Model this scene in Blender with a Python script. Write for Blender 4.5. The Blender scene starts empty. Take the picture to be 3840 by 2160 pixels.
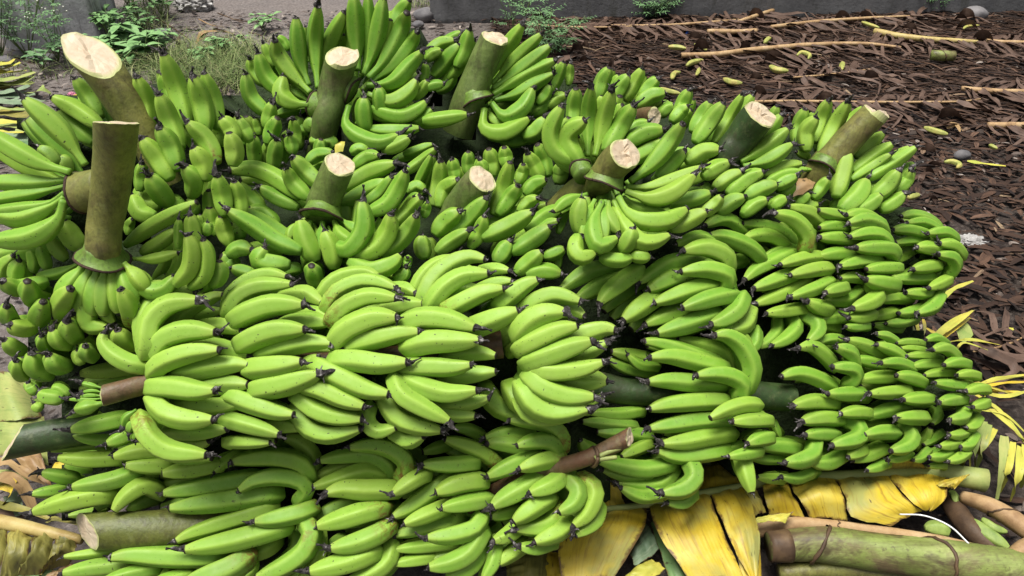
import bpy, bmesh, math, random
from mathutils import Vector, Matrix, noise
R = math.radians
rng = random.Random(7)
S = bpy.context.scene
COL = S.collection
# ---------------------------------------------------------------- camera
CAM_H, PITCH, F, CX, CY = 1.45, R(33), 2900.0, 1920.0, 1080.0
cd = bpy.data.cameras.new('camera'); cam = bpy.data.objects.new('camera', cd); COL.objects.link(cam)
cam.location = (0, 0, CAM_H); cam.rotation_euler = (R(90) - PITCH, 0, 0)
cd.sensor_width = 36; cd.lens = F / 3840 * 36; cd.clip_start = 0.02; cd.clip_end = 400
S.camera = cam
# ---------------------------------------------------------------- sky, sun, exposure
SUN_EL, SUN_AZ = R(76), R(235)
w = bpy.data.worlds.new('World'); S.world = w; w.use_nodes = True
nt = w.node_tree; nt.nodes.clear()
sky = nt.nodes.new('ShaderNodeTexSky'); sky.sky_type = 'NISHITA'; sky.sun_disc = False
sky.sun_elevation = SUN_EL; sky.sun_rotation = SUN_AZ; sky.dust_density = 6; sky.air_density = 1.0; sky.ozone_density = 1.0
hs = nt.nodes.new('ShaderNodeHueSaturation'); hs.inputs['Saturation'].default_value = 0.35
bg = nt.nodes.new('ShaderNodeBackground'); bg.inputs['Strength'].default_value = 0.095
wo = nt.nodes.new('ShaderNodeOutputWorld')
nt.links.new(sky.outputs[0], hs.inputs['Color']); nt.links.new(hs.outputs[0], bg.inputs[0]); nt.links.new(bg.outputs[0], wo.inputs[0])
sd = bpy.data.lights.new('sun', 'SUN'); sd.energy = 4.2; sd.angle = R(26); sd.color = (1.0, 0.97, 0.92)
sun = bpy.data.objects.new('sun', sd); COL.objects.link(sun)
sdir = Vector((math.sin(SUN_AZ) * math.cos(SUN_EL), math.cos(SUN_AZ) * math.cos(SUN_EL), math.sin(SUN_EL)))   # towards the sun
sun.rotation_euler = sdir.to_track_quat('Z', 'Y').to_euler(); sun.location = (0, 0, 8)
S.view_settings.view_transform = 'Standard'; S.view_settings.look = 'None'
S.view_settings.exposure = 0.32; S.view_settings.gamma = 1.0
S.render.engine = 'CYCLES'
S.render.resolution_x, S.render.resolution_y = 1024, 576
# ---------------------------------------------------------------- survey sheets -> places in the world
K0 = 1.811
OFF = {}
for i, ch in enumerate('ABCDEFGHIJKL'):
    row, c = divmod(i, 4)
    OFF[ch] = (((0, 850, 1750, 2600), (0, 900, 1850, 2700), (0, 900, 1850, 2700))[row][c], (0, 700, 1360)[row])
CP, SP = math.cos(PITCH), math.sin(PITCH)
def px(ch, x, y): return (OFF[ch][0] + x / K0, OFF[ch][1] + y / K0)
def at(u, v, t):
    X = (u - CX) / F; Y = (v - CY) / F
    return Vector((t * X, t * (CP - SP * Y), CAM_H - t * (SP + CP * Y)))
def ground_t(v, z=0.0): return (CAM_H - z) / (SP + CP * (v - CY) / F)
def gp(ch, x, y, z=0.0):
    u, v = px(ch, x, y); return at(u, v, ground_t(v, z))
# ---------------------------------------------------------------- object helpers
def link(o, parent=None):
    COL.objects.link(o)
    if parent is not None: o.parent = parent
    return o
def tag(o, label=None, cat=None, group=None, kind=None):
    if label: o['label'] = label
    if cat: o['category'] = cat
    if group: o['group'] = group
    if kind: o['kind'] = kind
    return o
def empty(name, loc, label=None, cat=None, group=None):
    o = bpy.data.objects.new(name, None); o.empty_display_size = 0.05; o.location = loc
    link(o); return tag(o, label, cat, group)
def make(name, verts, faces, mat, origin=None, parent=None, smooth=True, attrs=None, mats=None, midx=None):
    """one mesh object; verts are world coordinates; origin = its own origin (world)"""
    if origin is None: origin = Vector(parent.location) if parent is not None else Vector((0, 0, 0))
    origin = Vector(origin)
    me = bpy.data.meshes.new(name)
    me.from_pydata([tuple(Vector(v) - origin) for v in verts], [], faces)
    if mats:
        for m in mats: me.materials.append(m)
        if midx: me.polygons.foreach_set('material_index', midx)
    else: me.materials.append(mat)
    if smooth: me.polygons.foreach_set('use_smooth', [True] * len(me.polygons))
    for k, vals in (attrs or {}).items():
        a = me.attributes.new(k, 'FLOAT', 'POINT'); a.data.foreach_set('value', vals)
    me.update()
    o = bpy.data.objects.new(name, me); link(o, parent)
    base = world_loc(parent) if parent is not None else Vector((0, 0, 0))
    o.location = origin - base
    return o
def world_loc(o):
    p = Vector((0, 0, 0))
    while o is not None: p += Vector(o.location); o = o.parent
    return p
def crom(P, n):
    """n+1 samples along a Catmull-Rom through P (list of Vectors), even in length"""
    P = [Vector(p) for p in P]
    Q = [P[0] * 2 - P[1]] + P + [P[-1] * 2 - P[-2]]
    dense = []
    for i in range(1, len(Q) - 2):
        p0, p1, p2, p3 = Q[i - 1], Q[i], Q[i + 1], Q[i + 2]
        for j in range(14):
            s = j / 14
            dense.append(0.5 * ((2 * p1) + (p2 - p0) * s + (2 * p0 - 5 * p1 + 4 * p2 - p3) * s * s + (3 * p1 - p0 - 3 * p2 + p3) * s ** 3))
    dense.append(P[-1].copy())
    L = [0]
    for a, b in zip(dense, dense[1:]): L.append(L[-1] + (b - a).length)
    out = []; k = 0
    for i in range(n + 1):
        d = L[-1] * i / n
        while k < len(L) - 2 and L[k + 1] < d: k += 1
        s = (d - L[k]) / max(1e-9, L[k + 1] - L[k])
        out.append(dense[k].lerp(dense[k + 1], s))
    return out, L[-1]
def frames(pts):
    T = []
    for i in range(len(pts)):
        a = pts[max(0, i - 1)]; b = pts[min(len(pts) - 1, i + 1)]
        T.append((b - a).normalized())
    n = T[0].orthogonal().normalized(); out = []
    for i, t in enumerate(T):
        if i: n = (T[i - 1].rotation_difference(t) @ n)
        n = (n - t * n.dot(t)).normalized()
        out.append((t, n, t.cross(n)))
    return out
def tube(pts, radii, sides, cap=True, jit=0.0, shape=None, cut0=None, cut1=None, rr=rng):
    fr = frames(pts); V = []; Fc = []
    for i, (p, (t, n, b)) in enumerate(zip(pts, fr)):
        for k in range(sides):
            a = 2 * math.pi * k / sides
            r = radii[i] * (shape(a, i / (len(pts) - 1)) if shape else 1) * (1 + jit * (rr.random() - .5))
            q = p + (n * math.cos(a) + b * math.sin(a)) * r
            for cn, e in ((cut0, 0), (cut1, len(pts) - 1)):
                if cn is None: continue
                wg = max(0.0, 1 - (p - pts[e]).length / (3.2 * radii[e]))
                if wg: q = q - fr[e][0] * ((q - p).dot(cn) / fr[e][0].dot(cn)) * wg
            V.append(q)
    m = len(pts)
    for i in range(m - 1):
        for k in range(sides):
            k2 = (k + 1) % sides
            Fc.append((i * sides + k, i * sides + k2, (i + 1) * sides + k2, (i + 1) * sides + k))
    if cap:
        V.append(pts[0]); c0 = len(V) - 1; V.append(pts[-1]); c1 = len(V) - 1
        for k in range(sides):
            k2 = (k + 1) % sides
            Fc.append((c0, k2, k)); Fc.append((c1, (m - 1) * sides + k, (m - 1) * sides + k2))
    return V, Fc
# ---------------------------------------------------------------- materials
class NT:
    def __init__(s, name, rough=0.6, spec=0.4):
        s.m = bpy.data.materials.new(name); s.m.use_nodes = True; s.t = s.m.node_tree
        s.b = s.t.nodes['Principled BSDF']; s.b.inputs['Roughness'].default_value = rough
        s.b.inputs['Specular IOR Level'].default_value = spec
        tc = s.t.nodes.new('ShaderNodeTexCoord'); oi = s.t.nodes.new('ShaderNodeObjectInfo'); s.oi = oi
        ad = s.t.nodes.new('ShaderNodeVectorMath'); ad.operation = 'MULTIPLY_ADD'
        s.t.links.new(oi.outputs['Random'], ad.inputs[0]); ad.inputs[1].default_value = (37, 91, 53)
        s.t.links.new(tc.outputs['Object'], ad.inputs[2]); s.co = ad.outputs[0]
    def L(s, a, b): s.t.links.new(a, b)
    def noise(s, scale, detail=4, rough=0.6, stretch=None, dist=0.0, co=None):
        n = s.t.nodes.new('ShaderNodeTexNoise'); n.inputs['Scale'].default_value = scale; n.inputs['Detail'].default_value = detail
        n.inputs['Roughness'].default_value = rough; n.inputs['Distortion'].default_value = dist
        c = co or s.co
        if stretch:
            mp = s.t.nodes.new('ShaderNodeMapping'); mp.inputs['Scale'].default_value = stretch; s.L(c, mp.inputs[0]); c = mp.outputs[0]
        s.L(c, n.inputs['Vector']); return n.outputs['Fac']
    def ramp(s, fac, stops):
        r = s.t.nodes.new('ShaderNodeValToRGB'); e = r.color_ramp.elements
        while len(e) < len(stops): e.new(0.5)
        for el, (p, c) in zip(e, stops):
            el.position = p; el.color = (c, c, c, 1) if isinstance(c, (int, float)) else (*c, 1)
        s.L(fac, r.inputs[0]); return r.outputs[0]
    def mix(s, fac, a, b, mode='MIX'):
        m = s.t.nodes.new('ShaderNodeMix'); m.data_type = 'RGBA'; m.blend_type = mode
        for sock, v in ((m.inputs[0], fac), (m.inputs[6], a), (m.inputs[7], b)):
            if isinstance(v, (int, float)): sock.default_value = v
            elif isinstance(v, tuple): sock.default_value = (*v, 1)
            else: s.L(v, sock)
        return m.outputs[2]
    def math(s, op, a, b=None):
        m = s.t.nodes.new('ShaderNodeMath'); m.operation = op
        for i, v in enumerate((a, b)):
            if v is None: continue
            if isinstance(v, (int, float)): m.inputs[i].default_value = v
            else: s.L(v, m.inputs[i])
        return m.outputs[0]
    def attr(s, name, kind='GEOMETRY'):
        a = s.t.nodes.new('ShaderNodeAttribute'); a.attribute_name = name; a.attribute_type = kind; return a.outputs['Fac']
    def base(s, c):
        if isinstance(c, tuple): s.b.inputs['Base Color'].default_value = (*c, 1)
        else: s.L(c, s.b.inputs['Base Color'])
    def bump(s, h, strength=0.3, dist=0.01):
        b = s.t.nodes.new('ShaderNodeBump'); b.inputs['Strength'].default_value = strength; b.inputs['Distance'].default_value = dist
        s.L(h, b.inputs['Height']); s.L(b.outputs[0], s.b.inputs['Normal'])
    def rough(s, c): s.L(c, s.b.inputs['Roughness'])
M = {}
def mat_banana():
    n = NT('banana_peel', 0.5, 0.3)
    a = n.ramp(n.noise(14, 4, 0.6), [(0.3, (0.12, 0.28, 0.018)), (0.7, (0.21, 0.375, 0.038))])
    hue = n.ramp(n.oi.outputs['Random'], [(0.0, (0.07, 0.21, 0.012)), (0.5, (0.15, 0.325, 0.024)), (1.0, (0.27, 0.385, 0.040))])
    c = n.mix(0.6, a, hue)
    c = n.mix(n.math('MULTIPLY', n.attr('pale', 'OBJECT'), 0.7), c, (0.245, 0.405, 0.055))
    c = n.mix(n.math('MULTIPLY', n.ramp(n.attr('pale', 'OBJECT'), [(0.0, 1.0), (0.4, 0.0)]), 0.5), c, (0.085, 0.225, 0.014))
    rid = n.attr('ridge'); c = n.mix(n.math('MULTIPLY', rid, 0.25), c, (0.34, 0.48, 0.07))
    s = n.attr('s')
    neck = n.ramp(s, [(0.0, 1.0), (0.16, 0.0)]); c = n.mix(n.math('MULTIPLY', neck, 0.5), c, (0.085, 0.20, 0.02))
    end = n.ramp(s, [(0.86, 0.0), (0.97, 1.0)]); c = n.mix(n.math('MULTIPLY', end, 0.35), c, (0.32, 0.40, 0.07))
    # fine dull bloom and scattered specks
    bl = n.ramp(n.noise(90, 3, 0.7), [(0.45, 0.0), (0.75, 1.0)]); c = n.mix(n.math('MULTIPLY', bl, 0.12), c, (0.38, 0.50, 0.16))
    sp = n.ramp(n.noise(210, 1, 0.4), [(0.725, 0.0), (0.76, 1.0)])
    area = n.ramp(n.noise(22, 2, 0.5), [(0.38, 0.0), (0.55, 1.0)])
    c = n.mix(n.math('MULTIPLY', sp, area), c, (0.035, 0.03, 0.012))
    st = n.ramp(n.noise(55, 3, 0.6, stretch=(1, 1, 1), dist=2.5), [(0.64, 0.0), (0.72, 1.0)]); ar2 = n.ramp(n.noise(9, 1, 0.5), [(0.52, 0.0), (0.62, 1.0)])
    c = n.mix(n.math('MULTIPLY', n.math('MULTIPLY', st, ar2), 0.75), c, (0.05, 0.055, 0.015))
    scar = n.math('MULTIPLY', n.attr('scar', 'OBJECT'), n.ramp(s, [(0.0, 1.0), (0.28, 0.9), (0.5, 0.0)]))
    sc = n.math('MULTIPLY', scar, n.ramp(n.noise(75, 4, 0.75, dist=0.8), [(0.46, 0.0), (0.56, 1.0)]))
    c = n.mix(n.math('MULTIPLY', sc, n.ramp(n.noise(18, 2), [(0.38, 0.0), (0.5, 1.0)])), c, (0.16, 0.07, 0.018))
    du = n.ramp(n.noise(6, 4, 0.7), [(0.5, 0.0), (0.7, 1.0)]); c = n.mix(n.math('MULTIPLY', du, 0.3), c, (0.15, 0.19, 0.05))
    tip = n.ramp(s, [(0.984, 0.0), (0.992, 1.0)]); c = n.mix(tip, c, (0.022, 0.016, 0.012))
    n.base(c)
    n.rough(n.ramp(n.noise(30, 3), [(0.3, 0.46), (0.7, 0.64)]))
    n.bump(n.noise(160, 3, 0.6), 0.06, 0.002)
    n.b.inputs['Subsurface Weight'].default_value = 0.0; n.b.inputs['Subsurface Radius'].default_value = (0.3, 0.5, 0.1); n.b.inputs['Subsurface Scale'].default_value = 0.01
    return n.m
M['banana'] = mat_banana()
def mat_simple(name, stops, scale=12, rough=0.7, spec=0.3, stretch=None, bump=0.3, dist=0.004, detail=5, bscale=None):
    n = NT(name, rough, spec); f = n.noise(scale, detail, 0.65, stretch=stretch)
    n.base(n.ramp(f, stops))
    if bump: n.bump(n.noise(bscale or scale * 3, 4, 0.6, stretch=stretch), bump, dist)
    return n.m
M['flower'] = mat_simple('withered_flower', [(0.35, (0.012, 0.010, 0.010)), (0.55, (0.04, 0.035, 0.033)), (0.68, (0.30, 0.28, 0.27))], 120, 0.75, 0.3, bump=0.6)
def mat_stalk(name, lo, hi, brown, amt):
    n = NT(name, 0.5, 0.4)
    c = n.ramp(n.noise(16, 5, 0.65), [(0.3, lo), (0.7, hi)])
    b = n.ramp(n.noise(9, 5, 0.7, dist=0.6), [(0.62 - amt * 0.3, 0.0), (0.78 - amt * 0.25, 1.0)]); c = n.mix(b, c, brown)
    f = n.ramp(n.noise(140, 3, 0.7), [(0.5, 0.0), (0.7, 1.0)]); c = n.mix(n.math('MULTIPLY', f, 0.35), c, (0.03, 0.03, 0.012))
    pl = n.ramp(n.noise(60, 3, 0.7), [(0.55, 0.0), (0.75, 1.0)]); c = n.mix(n.math('MULTIPLY', pl, 0.25), c, (0.25, 0.27, 0.12))
    sk = n.ramp(n.noise(10, 5, 0.75, stretch=(5, 5, 0.8), dist=0.3), [(0.5, 0.0), (0.66, 0.55)]); c = n.mix(sk, c, (0.035, 0.03, 0.012))
    n.base(c); n.bump(n.noise(70, 4, 0.65), 0.4, 0.004); return n.m
M['stalk_green'] = mat_stalk('stalk_green', (0.075, 0.12, 0.025), (0.15, 0.20, 0.05), (0.11, 0.10, 0.045), 0.35)
M['stalk_brown'] = mat_stalk('stalk_brown', (0.11, 0.125, 0.028), (0.21, 0.20, 0.05), (0.10, 0.075, 0.03), 0.45)
M['stalk_olive'] = mat_stalk('stalk_olive', (0.065, 0.085, 0.014), (0.125, 0.135, 0.025), (0.07, 0.06, 0.016), 0.35)
M['stalk_dark'] = mat_stalk('stalk_dark', (0.018, 0.042, 0.010), (0.04, 0.075, 0.018), (0.03, 0.04, 0.016), 0.4)
M['stalk_tail'] = mat_stalk('stalk_tail', (0.10, 0.085, 0.035), (0.16, 0.10, 0.05), (0.12, 0.06, 0.03), 0.9)
M['crown'] = mat_stalk('crown', (0.085, 0.16, 0.022), (0.15, 0.25, 0.035), (0.10, 0.12, 0.025), 0.2)
M['rim'] = mat_simple('crown_scar', [(0.3, (0.018, 0.010, 0.008)), (0.7, (0.06, 0.035, 0.02))], 80, 0.8)
def mat_cut():
    n = NT('cut_stalk_face', 0.55, 0.4)
    c = n.ramp(n.noise(28, 5, 0.7), [(0.3, (0.42, 0.32, 0.21)), (0.55, (0.49, 0.40, 0.28)), (0.75, (0.54, 0.47, 0.34))])
    c = n.mix(n.ramp(n.attr('edge'), [(0.80, 0.0), (0.93, 0.6), (1.0, 1.0)]), c, (0.36, 0.40, 0.14))
    c = n.mix(n.ramp(n.noise(70, 4, 0.7, dist=1.2), [(0.68, 0.0), (0.78, 0.4)]), c, (0.30, 0.19, 0.10))
    n.base(c); n.bump(n.noise(110, 4, 0.7), 0.15, 0.002); return n.m
M['cut'] = mat_cut()
# ---------------------------------------------------------------- ground, wall, post
def mat_soil():
    n = NT('soil', 0.8, 0.35)
    c = n.ramp(n.noise(1.3, 5, 0.65), [(0.3, (0.018, 0.013, 0.011)), (0.55, (0.05, 0.037, 0.030)), (0.75, (0.10, 0.078, 0.064))])
    g = n.ramp(n.noise(60, 4, 0.7), [(0.35, (0.010, 0.007, 0.006)), (0.5, (0.05, 0.036, 0.028)), (0.72, (0.17, 0.14, 0.115))])
    c = n.mix(0.55, c, g)
    dry = n.t.nodes.new('ShaderNodeMapRange'); dry.inputs['From Min'].default_value = -0.7; dry.inputs['From Max'].default_value = 1.3; dry.inputs['To Min'].default_value = 1; dry.inputs['To Max'].default_value = 0
    sx2 = n.t.nodes.new('ShaderNodeSeparateXYZ'); n.L(n.t.nodes['Texture Coordinate'].outputs['Object'], sx2.inputs[0])
    n.L(n.math('ADD', sx2.outputs[0], n.noise(2.5, 4, 0.6)), dry.inputs['Value'])
    c = n.mix(n.math('MULTIPLY', dry.outputs[0], 0.9), c, n.ramp(n.noise(50, 5, 0.7), [(0.3, (0.085, 0.068, 0.06)), (0.7, (0.27, 0.235, 0.215))]))
    n.base(c); n.rough(n.ramp(n.noise(3, 4), [(0.35, 0.45), (0.65, 0.9)]))
    n.bump(n.noise(45, 6, 0.75), 0.9, 0.02); return n.m
M['soil'] = mat_soil()
def hz(x, y):
    return 0.016 * noise.noise(Vector((x * 2.2, y * 2.2, 1))) + 0.010 * noise.noise(Vector((x * 7, y * 7, 5))) + 0.005 * noise.noise(Vector((x * 19, y * 19, 9)))
def axis_lines(lo, a, b, hi, d):
    out = [lo, lo * .6 + a * .4, lo * .25 + a * .75]
    k = int((b - a) / d)
    return out + [a + (b - a) * i / k for i in range(k + 1)] + [hi * .25 + b * .75, hi * .6 + b * .4, hi]
gx = axis_lines(-80, -3.6, 5.2, 80, 0.055); gy = axis_lines(-30, 0.6, 6.8, 140, 0.055)
V = [(x, y, hz(x, y) - 0.012) for y in gy for x in gx]; nx = len(gx)
Fq = [(j * nx + i, j * nx + i + 1, (j + 1) * nx + i + 1, (j + 1) * nx + i) for j in range(len(gy) - 1) for i in range(nx - 1)]
tag(make('ground', V, Fq, M['soil']), kind='structure')
def mat_concrete(name, k):
    n = NT(name, 0.85, 0.3)
    c = n.ramp(n.noise(5, 6, 0.7), [(0.3, (0.20 * k, 0.20 * k, 0.205 * k)), (0.6, (0.36 * k, 0.36 * k, 0.365 * k)), (0.8, (0.46 * k, 0.46 * k, 0.45 * k))])
    st = n.ramp(n.noise(4, 5, 0.7, stretch=(3, 3, 0.6)), [(0.52, 0.0), (0.68, 0.8)]); c = n.mix(st, c, (0.055, 0.055, 0.045))
    sp = n.ramp(n.noise(90, 3, 0.6), [(0.62, 0.0), (0.7, 0.6)]); c = n.mix(sp, c, (0.05, 0.05, 0.045))
    n.base(c); n.bump(n.noise(40, 6, 0.7), 0.5, 0.01); return n.m
M['concrete'] = mat_concrete('old_concrete', 1.35); M['damp'] = mat_concrete('damp_concrete', 0.38)
def rough_block(name, p0, p1, depth, z0, z1, label, cat, seg=0.07, bev=0.03, mat='concrete'):
    """upright block whose front face runs from p0 to p1 on the ground"""
    p0 = Vector((p0.x, p0.y, 0)); p1 = Vector((p1.x, p1.y, 0)); d = (p1 - p0); L = d.length; d.normalize(); q = Vector((-d.y, d.x, 0))
    if q.y < 0: q = -q
    bm = bmesh.new(); bmesh.ops.create_cube(bm, size=1)
    for v in bm.verts: v.co = Vector(((v.co.x + .5) * L, (v.co.y + .5) * depth, z0 + (v.co.z + .5) * (z1 - z0)))
    bmesh.ops.bevel(bm, geom=list(bm.edges), offset=bev, segments=2, affect='EDGES')
    for ax_, ln in ((0, L), (2, z1 - z0)):
        k = int(ln / seg)
        for i in range(1, k):
            co = [0, 0, 0]; no = [0, 0, 0]; co[ax_] = (0 if ax_ == 0 else z0) + ln * i / k; no[ax_] = 1
            bmesh.ops.bisect_plane(bm, geom=bm.verts[:] + bm.edges[:] + bm.faces[:], plane_co=co, plane_no=no)
    for v in bm.verts:
        o = 0.012 * noise.noise(v.co * 4) + 0.005 * noise.noise(v.co * 15)
        v.co += Vector((o * .5, o, 0))
    bm.verts.index_update()
    VV = [p0 + d * v.co.x + q * v.co.y + Vector((0, 0, v.co.z)) for v in bm.verts]; FF = [[v.index for v in f.verts] for f in bm.faces]; bm.free()
    o = make(name, VV, FF, M[mat], origin=(p0 + p1) / 2); return tag(o, label, cat)
rough_block('concrete_post', gp('A', 30, 335), gp('A', 735, 290), 0.55, -0.1, 1.5, 'thick grey concrete post standing behind the white-flowered weeds', 'post')
rough_block('concrete_wall', gp('B', 1385, 150), gp('D', 2500, 92), 0.3, -0.1, 0.9, 'low dark grey concrete wall behind the dry leaf litter', 'wall', seg=0.12, mat='damp')
# ---------------------------------------------------------------- banana survey
# every line is one banana: map sheet, centre line from the stalk end to the tip, width, then options
# (l = how deep it lies in cm, b / d = extra depth of base / tip in cm, n = long neck, c = curls into the bunch, s = scarred)
BUNCH = {}
BUNCH['left_upright'] = dict(pale=0.35, ref=('E', 700, 500), t0=1.39, ku=0.0, kv=0.06, curl=0, data='''
A 580,1120 400,880 160,670 w155 n l1
A 480,1170 250,1100 0,960 -150,880 w150 n
A 470,1220 250,1240 0,1240 -120,1250 w125 n l1
A 440,1265 250,1310 0,1350 -120,1370 w110 n l1
A 440,1310 300,1400 0,1440 -120,1420 w125 n
E 440,70 330,140 150,205 -60,180 w150 n
E 435,90 385,235 220,345 -60,370 w175 n l-1
A 400,1130 340,1050 260,1000 w115 l5
A 450,1180 440,1110 400,1060 w120 l6
E 540,520 400,585 250,605 w85 l3 n
E 430,900 420,800 480,690 w160 b5 d-3
E 330,760 215,745 185,640 w150 b5 d-3
E 330,640 120,690 20,640 w140 b3 d-3
E 270,930 270,860 295,780 w150 b5 d-2
E 100,930 60,880 45,810 w140 b5 d-2
E 270,930 150,965 65,935 w140 b4 d-2
E 520,1030 480,980 455,910 w160 b5 d-2
E 480,1080 400,1050 350,970 w130 b4
E 330,1100 290,1060 285,1010 w100 b4 l1
E 160,1130 80,1080 30,1040 w120 b4
E 470,1230 370,1200 330,1140 w150 b4
E 350,1300 240,1220 215,1130 w150 b3 l1
E 180,1300 120,1250 110,1180 w120 b4 l1
E 640,1170 590,1120 580,1080 w130 b4
E 560,1210 530,1150 530,1110 w90 l2
E 900,1100 830,1040 800,970 w150 b4 l1
E 250,1410 205,1360 190,1330 w95
E 430,1440 330,1430 260,1400 w115
E 290,1510 250,1490 230,1470 w80
E 470,1420 400,1370 350,1380 w80 l1
E 650,550 600,760 600,930 730,960 w150 l1 n
E 575,520 490,640 380,740 w140 n l0.5
E 620,530 565,680 530,850 w150 n l0.5
E 665,535 640,700 620,880 w150 n l0.5
E 712,538 705,700 700,880 w150 n l0.5
E 757,535 780,700 805,860 w150 n l0.5
E 802,528 855,660 920,800 w150 n l0.5
E 842,518 940,620 1010,710 w140 n l0.5
E 690,550 660,680 640,820 w90 l3 n
E 750,560 730,700 720,850 770,930 w130 l2 n
E 900,950 880,820 820,695 w150 b4 d-2 s
E 830,540 900,660 960,820 w110 l3 n
E 870,530 960,610 1020,690 1110,650 w120 l2 n
E 900,600 1010,700 1120,690 1190,610 w130 l1
E 900,490 1050,490 1210,450 w85 l3 n
E 1190,670 1290,560 1310,430 1275,325 w140
E 1290,690 1390,600 1410,460 1380,360 w120 l1
E 1330,420 1310,280 1292,190 w120 l2
E 1210,420 1215,330 1215,220 w75 l3
E 1400,330 1410,280 1410,240 w80 l3
E 1365,300 1360,240 1355,190 w60 l4
E 1440,680 1490,590 1490,505 w130 l3
E 850,400 1050,260 1340,105 w120 l6
E 960,450 1100,370 1200,290 w110 l6
E 110,650 115,570 130,500 w120 l2
E 0,640 30,540 90,470 w110 l4
E 230,580 230,490 200,420 w95 l6
E 330,570 300,480 270,400 w95 l6
E 450,500 380,420 330,340 w100 l6
E 560,430 480,330 430,230 w150 l6
E 40,560 -40,560 -90,600 w120 l5
''')
BUNCH['back_left'] = dict(pale=0.35, ref=('A', 900, 900), t0=1.56, ku=0.0, kv=-0.15, curl=0, data='''
A 1000,900 985,700 930,520 w150 l2
A 1280,860 1200,600 1110,365 w155 l2
A 1230,1010 1150,820 1080,640 w150
A 1400,900 1370,700 1310,520 w150 l1
A 1480,880 1450,680 1385,495 w130 l4
A 1180,720 1130,600 1105,500 w110 l6
A 1210,1160 1160,1000 1080,860 w160
A 1160,1220 1070,1080 965,940 w150
A 1480,1110 1400,950 1270,830 w140 s
A 1600,960 1560,870 1500,800 w130 l2
A 1580,1130 1590,1020 1555,900 w140
A 1400,1230 1380,1110 1310,1000 w140
A 1300,1340 1320,1230 1250,1130 w135 b3
A 1160,1400 1080,1290 1010,1190 w155 b4
A 1530,1470 1510,1320 1475,1190 w135 l3
A 1640,1480 1620,1340 1590,1230 w125 l5
A 1420,1480 1440,1380 1420,1290 w125 l6
A 1330,1460 1300,1400 1260,1380 w120 l6
E 1480,330 1440,230 1420,140 w125 l7
E 1560,400 1520,300 1500,200 w125 l7
A 945,1300 960,1200 965,1110 w100 l3
A 690,800 600,650 510,530 w130 l3
A 700,870 520,750 350,660 w140 l1
A 640,970 500,850 400,740 w130 l4
E 1060,200 960,180 900,60 w140 l1 d-1
E 870,330 880,260 900,220 w75 l4
A 700,1000 640,960 560,960 w110 l6
A 1240,1350 1200,1380 1120,1430 w140 l4
A 1700,960 1650,880 1620,800 w120 l5
A 1100,980 1020,900 900,640 w120 l6
A 720,700 640,720 540,650 w110 l6
''')
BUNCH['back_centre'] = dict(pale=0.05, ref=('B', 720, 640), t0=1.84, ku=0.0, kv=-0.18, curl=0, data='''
B 890,480 880,250 860,-40 w140 n
B 920,500 960,300 960,-50 w105 l2 n
B 930,510 1010,300 1065,-20 w130 n
B 950,520 1040,350 1110,130 w115 l2 n
B 960,530 1080,400 1190,180 1225,85 w130 n
B 1120,200 1180,80 1240,0 w115 l3
B 980,550 1120,450 1250,290 1295,215 w120 l1 n
B 950,580 1130,560 1260,430 1330,350 w130 n
B 1330,560 1345,500 1350,430 w70 l2
B 960,640 1120,690 1230,630 1290,540 w130 n
B 1260,670 1330,610 1365,545 w95 l2
B 1350,600 1410,580 1475,570 w80 l1
B 980,740 1180,790 1290,750 1355,690 w120 l1
B 1330,820 1480,805 1635,780 w110
B 1260,830 1330,800 1395,740 w90 l3
B 1060,800 1045,700 1030,590 w120 d-3 b3
B 950,900 930,780 930,660 w130 d-3 b3
B 830,720 810,840 900,930 1040,970 1170,920 w130 n
B 880,830 1000,880 1150,890 1310,870 w110 l2 n
B 1050,1020 1150,990 1245,935 w110 l1
B 1200,1050 1300,1020 1400,980 w80 l4
B 1130,1090 1280,1040 1400,1000 w80 l6
B 560,580 500,400 470,120 w120 n
B 620,600 600,300 620,40 w120 n
B 650,560 690,330 800,80 w120 l2 n
B 570,630 440,500 350,370 328,275 w130 n
B 400,650 270,520 212,360 w125 l1
B 300,790 170,660 128,500 w125
B 560,710 440,700 370,640 385,520 w130 d-2 n
B 330,450 290,380 250,295 w85 l3
B 260,580 185,480 158,400 w100 l3
B 420,340 390,290 345,245 w70 l4
B 565,420 555,290 535,180 w60 l3
B 265,870 290,780 310,700 w110
B 275,980 310,880 345,800 w120
B 315,1160 330,1050 345,945 w120 b2
B 195,1130 190,1020 180,925 w110 b2
B 475,1010 465,900 450,810 w95 l2
B 450,1050 440,970 430,910 w105
B 625,1060 635,1000 640,945 w100
B 255,1110 265,1030 290,960 w70 l3
B 110,990 105,880 70,785 w105 l2
B 220,920 210,860 190,800 w80 l4
B 560,900 570,850 590,800 w110 l4
B 560,900 480,860 500,790 w110 l5
B 560,690 450,620 430,560 w80 l3 n
B 560,730 450,740 330,780 w80 l4 n
B 740,1000 700,960 560,960 w110 l5
B 1000,560 1100,480 1180,350 w100 l5
B 1020,600 1200,560 1300,500 w100 l5
B 700,560 740,380 790,230 w100 l5
''')
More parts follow.
